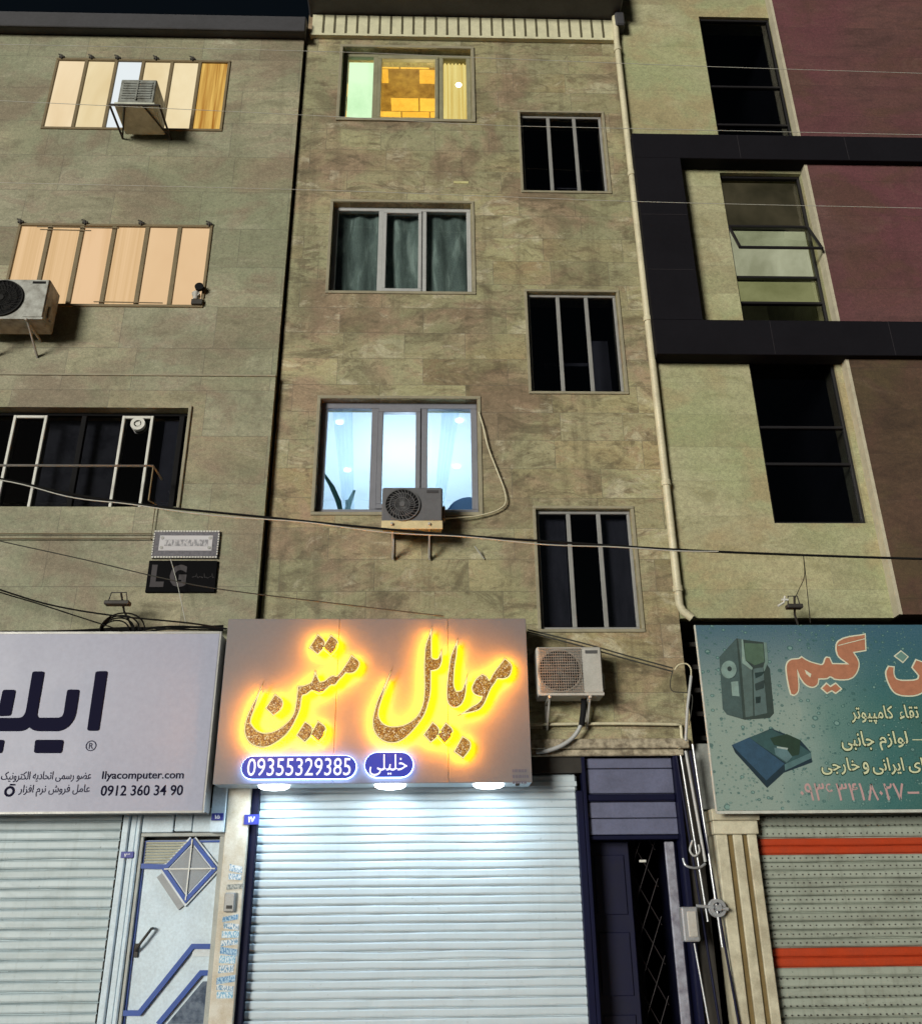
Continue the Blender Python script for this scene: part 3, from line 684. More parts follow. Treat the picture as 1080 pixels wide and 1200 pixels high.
mb = MB(); mb.box(HX1+.004, HX1+.044, -.151, -.021, 4.62, 16.5); mb.build('pale_corner_strip', M['pale_edge'], br_)
# black box frame
FX0, FX1, FZ0, FZ1 = 2.735, 9.5, 7.92, 11.53
mb = MB(); mb.box(FX0, FX1, -.24, -.022, 11.09, FZ1, .006); mb.box(FX0, FX1, -.24, -.022, FZ0, 8.43, .006); mb.box(FX0, 3.36, -.239, -.023, 8.431, 11.089)
mb.build('box_frame', M['black_panel'], br_)
mb = MB()
for x in (4.2, 5.7, 7.2, 8.7):
    for a, b in ((11.09, FZ1), (FZ0, 8.43)): mb.box(x-.004, x+.004, -.2425, -.2405, a+.01, b-.01)
for z in (9.2, 10.1): mb.box(FX0+.01, 3.35, -.2425, -.2395, z-.004, z+.004)
mb.build('panel_joint', plain('dusty joint', (.028, .026, .03), .8), br_)
def rwin(h, y, zs, fm, gm, parent=br_, dark=True):
    x0, x1, z0, z1 = h; mb = MB(); frame_bars(mb, x0, x1, z0, z1, y, y+.06, .035)
    for z in zs: mb.box(x0+.035, x1-.035, y+.001, y+.059, z-.017, z+.017, .004)
    o = mb.build('window', fm, parent)
    MB().box(x0+.01, x1-.01, y+.028, y+.034, z0+.01, z1-.01).build('pane', gm, o)
    if dark: dark_room(h, o, .31, 2.0, grow=.0)
    return o
bf = dirty('near black window frame', (.016, .015, .017), .4)
rwin(Rh[0], .02, (12.75, 12.0), bf, M['glass_dark'])
rwin(Rh[2], .02, (7.05, 6.55), bf, M['glass_dark'])
mid = (HX0, HX1, 8.4, 11.05)
o = rwin(mid, .04, (10.17, 9.32, 8.91), bf, glass('clear window glass', (.7, .7, .62), .07), dark=False)
MB().room(HX0-.1, HX1+.0, .31, 1.8, 8.2, 11.3).build('room_interior', dirty('dim plaster', (.22, .22, .16), .8), o)
z1_, z2_, z3_ = 10.17, 9.34, 8.93
mb = MB(); mb.box(HX0+.04, HX1-.04, .12, .14, z2_, z1_-.02); mb.build('white_blind', emit('dimly backlit white blind', (.58, .60, .52), 1.7, 1, (1, 1, 1), (.33, .34, .27)), o)
mb = MB(); mb.box(HX0+.04, HX1-.04, .12, .14, z3_, z2_-.04); mb.build('green_blind', emit('dimly backlit green blind', (.32, .33, .19), 1.5, 1.2, (1, 1, 1), (.15, .16, .07)), o)
mb = MB(); mb.box(HX0+.04, HX1-.04, .12, .14, z1_+.04, 11.0); mb.build('olive_blind', emit('dimly backlit olive blind', (.13, .11, .08), 1.0, 1.2, (1, 1, 1), (.055, .05, .035)), o)
# pane pushed open at the bottom
hz = z1_-.02; mb = MB(); ang = math.radians(24); hh = .62
def tilt(x, t, off=0): return (x, .03-math.sin(ang)*t*hh-off*math.cos(ang), hz-math.cos(ang)*t*hh+off*-math.sin(ang)*0)
bars = [((HX0+.03, 0), (HX1-.03, 0)), ((HX0+.03, 1), (HX1-.03, 1)), ((HX0+.03, 0), (HX0+.03, 1)), ((HX1-.03, 0), (HX1-.03, 1))]
for (xa, ta), (xb, tb) in bars: mb.tube([tilt(xa, ta), tilt(xb, tb)], .022, 6)
ow = mb.build('open_sash', bf, o)
mb = MB(); mb.quad(tilt(HX0+.03, 0), tilt(HX1-.03, 0), tilt(HX1-.03, 1), tilt(HX0+.03, 1)); mb.build('open_pane', glass('open pane glass', (.75, .78, .7), .08), o)
# ground floor of the right building
mb = MB(); mb.quad((XJ+.02, .9, 0), (9.5, .9, 0), (9.5, .9, 4.62), (XJ+.02, .9, 4.62)); mb.quad((XJ+.02, .05, 4.6), (XJ+.02, .9, 4.6), (9.5, .9, 4.6), (9.5, .05, 4.6)); mb.build('recess', M['void'], br_)
mb = MB(); mb.box(XJ+.004, 3.4, .1, .3, 2.62, 3.28); mb.build('concrete_panel', M['concrete'], br_)
mb = MB()
for k in range(5): mb.box(XJ+.003, 3.3, .3, .34, 3.35+k*.26, 3.40+k*.26)
mb.build('slat', M['iron'], br_)
px0, px1 = 2.80, 3.24
mb = MB(); mb.box(px0-.01, px1+.03, -.13, .2, 2.49, 2.60, .008); mb.box(px0, px1+.01, -.105, .2, 2.36, 2.489, .008)
mb.box(px0+.02, px1-.01, -.05, .2, 0, 2.359)
pl = mb.build('pilaster', M['pil_stone'], br_)
mb = MB()
for a, b in ((px0+.02, px0+.135), (px0+.19, px0+.285), (px0+.335, px1-.01)): mb.box(a, b, -.085, -.0505, 0, 2.358, .008)
mb.build('flute', M['pil_stone'], pl)
mb = MB()
for a, b in ((px0+.136, px0+.189), (px0+.286, px0+.334)): mb.box(a, b, -.056, -.0507, 0, 2.357)
mb.build('groove', M['pil_groove'], pl)
RX = 3.26
bands = [(2.64, 2.40, 'shutter_right'), (2.40, 2.27, 'red'), (2.27, 1.37, 'shutter_right'), (1.37, 1.20, 'red'), (1.20, 0, 'shutter_right')]
yb = .07
za_ = at(990, 982, yb).z, at(990, 1001, yb).z, at(990, 1110, yb).z, at(990, 1133, yb).z
mb = MB(); ribs(mb, RX, 8, za_[0]+.003, 2.64, yb, (2.64-za_[0])/3.0001, .034); ribs(mb, RX, 8, za_[2]+.003, za_[1], yb, (za_[1]-za_[2])/11.0001, .034); ribs(mb, RX, 8, 0, za_[3], yb, .086, .026)
rsh = mb.build('roller_shutter', M['shutter_right'], br_)
mb = MB(); ribs(mb, RX, 8, za_[1]+.003, za_[0], yb-.002, (za_[0]-za_[1])/2.0001, .022); ribs(mb, RX, 8, za_[3]+.003, za_[2], yb-.002, (za_[2]-za_[3])/2.0001, .022); mb.build('painted_stripe', M['red'], rsh)
mb = MB(); random.seed(3)
zz = 2.6
while zz > .6:
    if not (za_[1]-.03 < zz < za_[0]+.03 or za_[3]-.03 < zz < za_[2]+.03):
        for i in range(46):
            x = RX+.05+i*.06
            if x < 6: mb.box(x, x+.014, yb-.037, yb-.030, zz-.006, zz+.006)
    zz -= (za_[1]-za_[2])/11
mb.build('perforation', M['iron'], rsh)

exec_parts = True
# ================================================================== SIGNS
# ---- glowing sign
YS = -.40
sx0, sx1, sz0, sz1 = rect(259, 619.5, 725, 918, YS)
sg = thing('shop_sign', 'grey shop sign with glowing orange raised lettering and two blue pills over the lit shutter', 'sign', ((sx0+sx1)/2, YS, sz0))
mb = MB(); mb.box(sx0+.006, sx1-.006, YS+.012, -.04, sz0+.03, sz1-.006); mb.build('box', dirty('white sign casing', (.6, .62, .64), .4), sg)
s1, s2 = at(398, 725, YS).x, at(526, 725, YS).x
mb = MB()
for a, b in ((sx0, at(394, 820, YS).x-.002), (at(394, 820, YS).x+.002, at(525, 820, YS).x-.002), (at(525, 820, YS).x+.002, sx1)): mb.box(a, b, YS, YS+.011, sz0, sz1, .003)
mb.build('face', M['sign_grey'], sg)
mb = MB(); mb.box(sx0, sx1, YS+.0125, -.05, sz0+.004, sz0+.029, .004); und = mb.build('underside', M['shutter_white'], sg)
gold = N('gold glitter'); v = gold.coord()
vo = gold.n('ShaderNodeTexVoronoi', ins={'Vector': v, 'Scale': 120}); cc = gold.n('ShaderNodeSeparateColor', ins={0: vo.outputs['Color']})
col = gold.ramp(cc.outputs[0], [(0, (.16, .05, .006)), (.35, (.38, .14, .015)), (.62, (.58, .27, .035)), (.86, (.75, .47, .12)), (.97, (1, .9, .65))])
M['glitter'] = gold.bsdf(col, .4, .15)
M['olive_edge'] = plain('olive brown edge', (.12, .085, .02), .5)
lm = emit('orange lit acrylic', (1, .30, .001), 115)
lm2 = emit('yellow lit acrylic edge', (1, .82, .36), 1.15)
words = {
 'first': [[(591.5,773.5),(597.5,779),(598,785),(595,792),(589,794.5),(582,794.5),(579,799),(574,806),(570,815),(566,824),(561,830),(555,832.5),(546,834.5),(553,829.5),(560,825.5),(565,820),(566,815),(561,814.5),(556,812),(554,807),(556,801),(560,795),(565,791.5),(569,793.5),(572,799),(575,797),(579,790),(584,783)],
  [(534,758),(533.5,767),(531.5,780),(530.5,792),(530.5,804),(533.5,811.5),(539,811),(542.5,809),(545,803),(544.5,810),(542.5,819),(539,825),(533,828),(528,826),(525,820),(524.5,809),(525.5,796),(527,784),(529.5,769)],
  [(504.1,744.7),(504.1,761),(504.4,771.5),(509.3,773.8),(514,772.7),(516.1,768.6),(516.3,775),(513.4,782),(509.3,784.3),(503.7,784.9),(503.5,798.3),(502.9,812.3),(500,825.1),(495.9,836.8),(488.3,848.5),(476.6,861.3),(467.3,867.7),(458,869.4),(448.7,866.5),(441.7,860.1),(438.2,850.8),(438.2,842.6),(440.5,832.1),(444,820.5),(448.9,810),(445.2,821.6),(442.2,833.3),(442.8,841.5),(447.5,848.5),(455.7,852.5),(466.2,852.5),(476.6,849.6),(488.3,841.5),(494.7,831),(497.6,820.5),(498.5,805.3),(498.2,784.3),(498.6,769.2),(500,756.3)],
  [(507.1,848.1),(512.7,854.1),(512.2,861.5),(504.8,868.4),(497.9,861)],[(522.4,849),(528.9,855.5),(528,862.4),(520.6,870.3),(513.6,861.9)],[(542.3,864.7),(549.3,869.8),(549.3,877.2),(542.3,886.9),(533.5,880.5)]],
 'second': [[(412.2,769.8),(419.6,776.3),(418.7,781.9),(414.1,786.9),(408.5,787.9),(404.8,786.5),(401.1,791.1),(395.6,796.7),(391.9,801.3),(387.2,801.8),(381.7,806.4),(377,810.6),(372.4,811.5),(367.8,808.7),(365,807.8),(358.5,812.4),(353.6,814.4),(351.8,821.6),(350.3,830.7),(346.2,840.9),(341.1,851.1),(335,859.3),(326.9,866.4),(315.6,873),(306.5,874.5),(297.3,872),(291.2,866.4),(288.1,857.2),(288.7,849.1),(291.2,839.9),(295.3,830.7),(299.9,821.6),(296.3,832.8),(293.2,840.9),(292.7,847),(295.3,852.1),(300.4,857.2),(308.5,860.3),(318.7,859.3),(327.9,855.2),(337,848.1),(343.2,841),(346.2,834.8),(348.3,823.6),(349.6,812.4),(350.3,805.3),(357.4,804.3),(364.5,801.2),(367.6,797.1),(369.6,791.0),(371.7,796.1),(374.2,800.7),(380.8,799.2),(386.3,794.8),(390,793),(394.6,793.9),(399.3,789.3),(404.8,781.9),(408.5,776.3)],
  [(372.9,745.3),(379.4,752.2),(378.4,758.7),(372.4,765.2),(364.1,758.7)],[(388.1,746.2),(394.6,752.2),(393.7,758.7),(387.7,766.1),(379.8,758.7)],
  [(357.9,847.5),(364.5,853.1),(363.5,861.3),(357.4,868.4),(349.3,861.3)],[(373.2,847),(380.3,853.1),(378.8,861.3),(373.2,868.4),(365.6,860.3)],[(322.8,815.5),(329.9,821.6),(328.9,829.7),(320.7,836.9),(313.1,829.7)]]}
YT = YS-.095
def ccw(p):
    a = sum(p[i-1][0]*p[i][1]-p[i][0]*p[i-1][1] for i in range(len(p))); return p if a > 0 else p[::-1]
for k, polys in words.items():
    pp = [ccw(P2(p, YT)) for p in polys]
    body = shape(pp, YT-.004, .012, .015).build('lettering', lm2, sg)
    shape(pp, YT+.0085, .05, .010).build('light_strip', lm, body)
    shape(pp, YT-.003, .008, .0195).build('letter_edge', M['olive_edge'], body)
    shape(pp, YT-.007, .0025, .0035).build('letter_outline', M['olive_edge'], body)
    shape(pp, YT-.012, .0045, -.001).build('glitter_face', M['glitter'], body)
def pill(x0, x1, z0, z1, n=10):
    r = (z1-z0)/2; cz = (z0+z1)/2
    return [(x1-r+r*math.sin(math.pi*k/n), cz-r*math.cos(math.pi*k/n)) for k in range(n+1)] + [(x0+r-r*math.sin(math.pi*k/n), cz+r*math.cos(math.pi*k/n)) for k in range(n+1)]
pm = emit('cool lit acrylic edge', (.30, .48, 1), 16)
pb = N('blue lit plate').bsdf((.025, .035, .30), .35, Emission_Color=(.05, .06, .55, 1), Emission_Strength=.35)
wt = N('white lit lettering').bsdf((.8, .8, .85), .4, Emission_Color=(.8, .85, 1, 1), Emission_Strength=.55)
for (a, b, c, d), s, tx in (((282, 417, 885, 912), '09355329385', (290, 411, 888.5, 909)), ((427, 484, 881, 910), fa('خلیلی'), (433, 477, 884, 909))):
    x0, x1, z0, z1 = rect(a, b, c, d, YT)
    p = MB(); p.prism(pill(x0, x1, z0, z1), YS-.056, YS-.048); pl_ = p.build('pill_panel', pb, sg)
    p = MB(); p.prism(pill(x0-.003, x1+.003, z0-.003, z1+.003), YS-.047, YS-.012); p.build('light_strip', pm, pl_)
    r = rect(*tx, YS-.06); text(s, *r, YS-.062, .005, .0).build('lettering', wt, pl_)
mb = MB(); x0, x1, z0, z1 = rect(600, 619, 899, 915, YS); random.seed(1)
for j in range(3):
    x = x0
    while x < x1-.02:
        ww = random.uniform(.012, .035); mb.box(x, min(x+ww, x1), YS-.003, YS-.0005, z1-.02-j*.055-.028, z1-.02-j*.055); x += ww+.006
mb.build('small_print', plain('dull print', (.10, .10, .14), .5), sg)
for k, px in enumerate((321, 457, 572.5)):
    x = at(px, 921, -.29).x
    mb = MB(); nn = 24; rings = [(.155, 0), (.15, .02), (.12, .036), (.06, .045)]
    mb.add([(x+r_*math.cos(2*math.pi*i/nn), -.275+r_*.78*math.sin(2*math.pi*i/nn), sz0+.003-d_) for r_, d_ in rings for i in range(nn)],
           [(k2*nn+i, k2*nn+nn+i, k2*nn+nn+(i+1) % nn, k2*nn+(i+1) % nn) for k2 in range(3) for i in range(nn)]+[tuple(range(3*nn, 4*nn))], True)
    mb.build('downlight', emit('cool downlight lens', (.86, .95, 1), 9), sg)
    lamp('downlight_lamp', 'AREA', (x, -.275, sz0-.05), 10.5, (.64, .85, 1), .26, (0, 0, 0))
mb = MB(); q = at(606, 921, -.3); mb.box(q.x-.02, q.x+.02, -.32, -.28, sz0-.02, sz0+.003, .004); mb.build('bracket', M['iron'], sg)

# ---- pale sign on the left
YP = -.34
px0_, px1_, pz0, pz1 = rect(-330, 249, 741, 954, YP)
px1_ = at(247, 850, YP).x
sp_ = thing('shop_sign', 'pale lilac shop sign with heavy black Persian lettering beside the grey door', 'sign', ((px0_+px1_)/2, YP, pz0))
mb = MB(); mb.box(px0_, px1_, YP, YP+.012, pz0, pz1, .003); mb.build('face', M['sign_pale'], sp_)
mb = MB(); mb.box(px0_, px1_+.012, YP+.0125, -.06, pz0+.01, pz1-.01); mb.build('box', dirty('grey sign casing', (.28, .28, .28), .5), sp_)
mb = MB(); mb.box(px1_+.001, px1_+.022, YP-.006, YP+.03, pz0-.005, pz1+.005, .004); mb.box(px0_, px1_, YP-.004, YP-.0005, pz1-.02, pz1+.004); mb.box(px0_, px1_, YP-.004, YP-.0005, pz0-.004, pz0+.016); mb.build('edge_strip', M['alu'], sp_)
def big(pts): return ccw(P2([(a/7.714, 775+b/7.714) for a, b in pts], YP))
def rounded(p, r=.012, n=4):
    out = []; m = len(p); V = [Vector(q) for q in p]
    for i in range(m):
        a, b, c_ = V[i-1], V[i], V[(i+1) % m]; u0 = (a-b); u1 = (c_-b); rr = min(r, u0.length*.4, u1.length*.4)
        s0 = b+u0.normalized()*rr; s1 = b+u1.normalized()*rr
        for k in range(n+1):
            t = k/n; out.append(s0*(1-t)**2+b*2*t*(1-t)+s1*t*t)
    return [tuple(q) for q in out]
polys = [[(868, 92), (978, 88), (898, 628), (790, 628)], [(30, 258), (148, 258), (102, 492), (-20, 497)], [(322, 710), (580, 710), (562, 830), (310, 830)], [(-210, 710), (46, 710), (24, 830), (-230, 830)],
         [(612, 256), (724, 256), (700, 420), (690, 480), (668, 535), (630, 585), (585, 615), (535, 632), (345, 632), (300, 622), (265, 595), (235, 620), (190, 632), (-260, 632), (-220, 512), (170, 512), (205, 505), (228, 478), (240, 440), (298, 92), (408, 92), (340, 480), (350, 510), (540, 510), (568, 495), (580, 465)]]
mb = MB()
for i, p in enumerate(polys):
    q = shape([rounded(big(p), .025)], YP-.008, .009, 0, False); mb.add(q.v, q.f)
mb.build('lettering', M['ink'], sp_)
c = at(107, 874, YP); mb = MB(); mb.ring((c.x, c.z), .043, .052, YP-.004, YP-.0005, 32); q = text('R', c.x-.02, c.x+.022, c.z-.028, c.z+.028, YP-.004, .0035); mb.add(q.v, q.f); mb.build('registered_mark', M['ink_soft'], sp_)
def line(parent, s, a, b, c, d, Y, mat, off=0, thick=.003, dy=.004):
    return text(s, *rect(a, b, c, d, Y), Y-dy, thick, off).build('lettering', mat, parent)
line(sp_, 'Ilyacomputer.com', 120, 215.5, 903.5, 915.5, YP, M['ink'], .012)
line(sp_, '0912 360 34 90', 118.5, 214.5, 920, 932.5, YP, M['ink'], .012)
line(sp_, fa('عضو رسمی اتحادیه الکترونیک استان'), -22, 107, 904, 916.5, YP, M['ink_soft'], .006)
line(sp_, fa('عامل فروش نرم افزار'), 22.5, 105.5, 919.5, 933.5, YP, M['ink_soft'], .006)
c = at(11.5, 927.5, YP); mb = MB(); mb.ring((c.x, c.z), .028, .05, YP-.004, YP-.0005, 28); mb.box(c.x-.01, c.x+.045, YP-.004, YP-.0006, c.z+.055, c.z+.07); mb.build('emblem', M['ink'], sp_)

# ---- teal sign on the right
YR = -.30
tx0, tx1, tz0, tz1 = rect(828, 1400, 732, 948, YR); tx0 = 2.80
st = thing('shop_sign', 'teal shop sign with water drops, computer pictures and orange lettering over the striped shutter', 'sign', (4, YR, tz0))
g = N('teal drop print'); v = g.xz()
sepx = g.n('ShaderNodeSeparateXYZ', ins={0: v})
gr = g.math('ADD', g.math('MULTIPLY', sepx.outputs[0], .45), g.math('ADD', g.math('MULTIPLY', sepx.outputs[1], -.10), g.math('MULTIPLY', g.noise(v, .9, 3), .45)))
base = g.ramp(gr, [(-.0, (.24, .31, .28)), (.0, (.22, .30, .275)), (.2, (.10, .20, .185)), (.42, (.03, .125, .125)), (.75, (.022, .095, .085)), (1, (.02, .075, .09))])
blue = g.ramp(sepx.outputs[1], [(.0, (0, 0, 0)), (.95, (0, 0, 0)), (1, (0, 0, 0))])
tint = g.ramp(g.math('MULTIPLY', sepx.outputs[1], .5), [(.5, (0, 0, 0)), (.92, (.85, .85, .85))])
base = g.mix(tint, base, (.022, .085, .15))
for sc, lo, hi in ((5.5, .13, .20), (11, .14, .24), (24, .16, .27)):
    vo = g.n('ShaderNodeTexVoronoi', ins={'Vector': g.scale(v, (1, 1.25, 1)), 'Scale': sc, 'Randomness': 1})
    dd = vo.outputs['Distance']; pick = g.n('ShaderNodeSeparateColor', ins={0: vo.outputs['Color']}).outputs[0]
    on = g.math('GREATER_THAN', pick, .45)
    spot = g.math('MULTIPLY', g.math('LESS_THAN', dd, lo), on); rim = g.math('MULTIPLY', g.math('LESS_THAN', dd, hi), on)
    base = g.mix(g.math('MULTIPLY', rim, .75), base, (.02, .085, .085)); base = g.mix(g.math('MULTIPLY', spot, .6), base, (.24, .40, .37))
base = g.mix(.15, base, g.ramp(g.noise(v, 70, 2), [(.3, (.03, .06, .06)), (.7, (.28, .36, .33))]))
M['teal'] = g.bsdf(base, .35)
mb = MB(); mb.box(tx0, tx1, YR, YR+.012, tz0, tz1, .003); mb.build('face', M['teal'], st)
mb = MB(); mb.box(tx0+.02, tx1, YR+.0125, -.16, tz0+.02, tz1-.02); mb.build('box', M['void'], st)
mb = MB(); mb.box(tx0-.018, tx0-.001, YR-.004, YR+.02, tz0-.01, tz1, .003); mb.box(tx0-.01, tx1, YR-.004, YR+.02, tz0-.03, tz0-.001, .003); mb.build('edge_strip', dirty('pale trim', (.5, .52, .48), .4), st)
def gp(pts): return ccw(P2([(910+a/6.353, 735+b/6.353) for a, b in pts], YR))
game = [[(70,270),(100,240),(160,232),(180,218),(230,250),(300,272),(335,275),(360,225),(390,225),(410,270),(520,272),(445,205),(455,100),(655,50),(660,175),(570,190),(605,250),(605,310),(570,370),(520,392),(430,390),(395,372),(370,385),(310,388),(300,430),(260,450),(210,430),(170,380),(155,345),(160,470),(130,508),(100,502),(85,450),(65,330)],
 [(325,455),(365,415),(395,440),(435,415),(480,460),(435,495),(405,475),(370,495)],
 [(825,290),(870,295),(870,350),(890,385),(960,395),(1040,385),(1050,360),(1000,300),(1030,240),(1100,270),(1150,330),(1140,430),(1060,500),(970,515),(880,495),(830,430),(805,340)]]
dotp = [(920,175),(975,220),(935,265),(870,215)]
pale = plain('pale outline print', (.55, .56, .44), .5); orange = dirty('faded orange print', (.40, .17, .10), .5, amt=.25, scale=12)
a = shape([gp(p) for p in game], YR-.004, .003, .005).build('lettering', pale, st)
b = shape([gp(p) for p in game], YR-.007, .0035, -.009).build('letter_fill', orange, a)
q = shape([gp(dotp)], YR-.004, .003, .004, False).build('letter_dot', pale, a); shape([gp(dotp)], YR-.007, .0035, -.008, False).build('letter_dot_fill', plain('teal print', (.12, .22, .2), .5), a)
mb = MB(); mb.band(gp([(452, 138), (656, 86)]), .008, YR-.0095, YR-.0072); mb.prism(gp([(203, 318), (252, 350), (245, 375), (215, 350)]), YR-.0095, YR-.0072); mb.build('letter_line', pale, a)
yel = plain('pale green print', (.52, .55, .36), .5); dk = plain('dark green print', (.02, .05, .035), .5)
for s, (x0, x1, y0, y1) in ((fa('کامپیوتر'), (996, 1046, 827, 848.5)), (fa('تقاء'), (1052, 1075, 826, 843)), (fa('جانبی'), (984.5, 1023, 857, 880)), (fa('لوازم'), (1029, 1063, 857, 879.5)), (fa('خارجی'), (961, 1006, 888, 908)), (fa('و'), (1010, 1017.5, 893, 907.5)), (fa('ایرانی'), (1021, 1058, 888, 908)), (fa('های'), (1063, 1094, 888, 906)), ('–', (1068, 1082, 866.5, 867.6)), (fa('ار'), (1078, 1092, 826, 849))):
    t = line(st, s, x0, x1, y0, y1, YR, yel, .012, .002, .0075)
    if s != '–': text_fit(s, rect(x0, x1, y0, y1, YR), YR-.004, .003, .055).build('letter_shadow', dk, t)
pk = plain('pink grey print', (.42, .27, .27), .5); tealp = plain('teal grey print', (.12, .20, .20), .5)
for s, (x0, x1) in (('۰۹۳۶', (937, 975)), ('۳۴۱', (980, 1011)), ('۸۰۲۷', (1015, 1059)), ('–', (1063, 1076))):
    y0, y1 = (918, 938) if s != '–' else (928, 930)
    r = rect(x0, x1, y0, y1, YR)
    text_fit(s, r, YR-.004, .002, .008).build('lettering', pk, st)
# printed computer tower and console, flat on the sheet
def pic(polys, name, base=0):
    o = None
    for i, (pts, col) in enumerate(polys, base):
        q = MB(); q.prism(ccw(P2([(830+a/6.154, 735+b/6.154) for a, b in pts], YR)), YR-.002-.0008*i, YR-.0005)
        m = dirty('print tone', col, .5, amt=.3, scale=10)
        if o is None: o = q.build(name, m, st)
        else: q.build('print_detail', m, o)
pic([([(75, 215), (200, 80), (250, 90), (400, 110), (415, 260), (440, 300), (470, 620), (440, 655), (260, 668), (130, 630), (100, 590)], (.035, .055, .05)),
     ([(75, 215), (200, 85), (245, 660), (130, 628), (100, 590)], (.06, .10, .10)), ([(210, 85), (240, 88), (250, 235), (310, 300), (320, 640), (265, 650), (235, 280)], (.085, .13, .125)),
     ([(255, 115), (390, 120), (400, 250), (330, 275), (262, 235)], (.075, .13, .09)), ([(320, 300), (390, 290), (420, 620), (330, 640)], (.09, .14, .14)), ([(395, 110), (415, 112), (428, 250), (400, 320), (392, 290), (405, 245)], (.15, .23, .21)),
     ([(160, 395), (210, 390), (220, 500), (168, 495)], (.22, .32, .30)), ([(330, 330), (400, 320), (380, 350), (335, 370)], (.02, .04, .04)), ([(330, 410), (400, 380), (395, 440), (335, 460)], (.03, .05, .05)), ([(335, 505), (370, 500), (370, 545), (338, 550)], (.015, .03, .03)), ([(235, 90), (245, 90), (262, 240), (315, 295), (310, 310), (240, 260)], (.22, .32, .29))], 'computer_picture')
c = [(143+56*math.cos(k*math.pi/12), 307+64*math.sin(k*math.pi/12)) for k in range(24)]
c2 = [(147+16*math.cos(k*math.pi/8), 302+18*math.sin(k*math.pi/8)) for k in range(16)]
pic([([(x*.98+3, y) for x, y in c], (.20, .30, .28)), (c2, (.03, .05, .05))], 'fan_picture', 12)
pic([([(165, 850), (450, 730), (660, 815), (735, 900), (745, 975), (540, 1050), (420, 1160), (190, 905)], (.012, .03, .045)),
     ([(165, 850), (290, 795), (545, 985), (415, 1105)], (.03, .075, .13)), ([(290, 795), (450, 735), (600, 810), (735, 905), (560, 985)], (.035, .085, .09)),
     ([(545, 990), (735, 905), (740, 945), (550, 1035)], (.08, .16, .17)), ([(440, 800), (560, 770), (660, 815), (650, 920), (600, 930), (520, 860), (470, 850)], (.02, .045, .03)), ([(470, 870), (560, 880), (600, 935), (560, 975), (480, 920)], (.10, .18, .20)), ([(490, 860), (570, 872), (565, 885), (490, 872)], (.3, .38, .36))], 'console_picture')

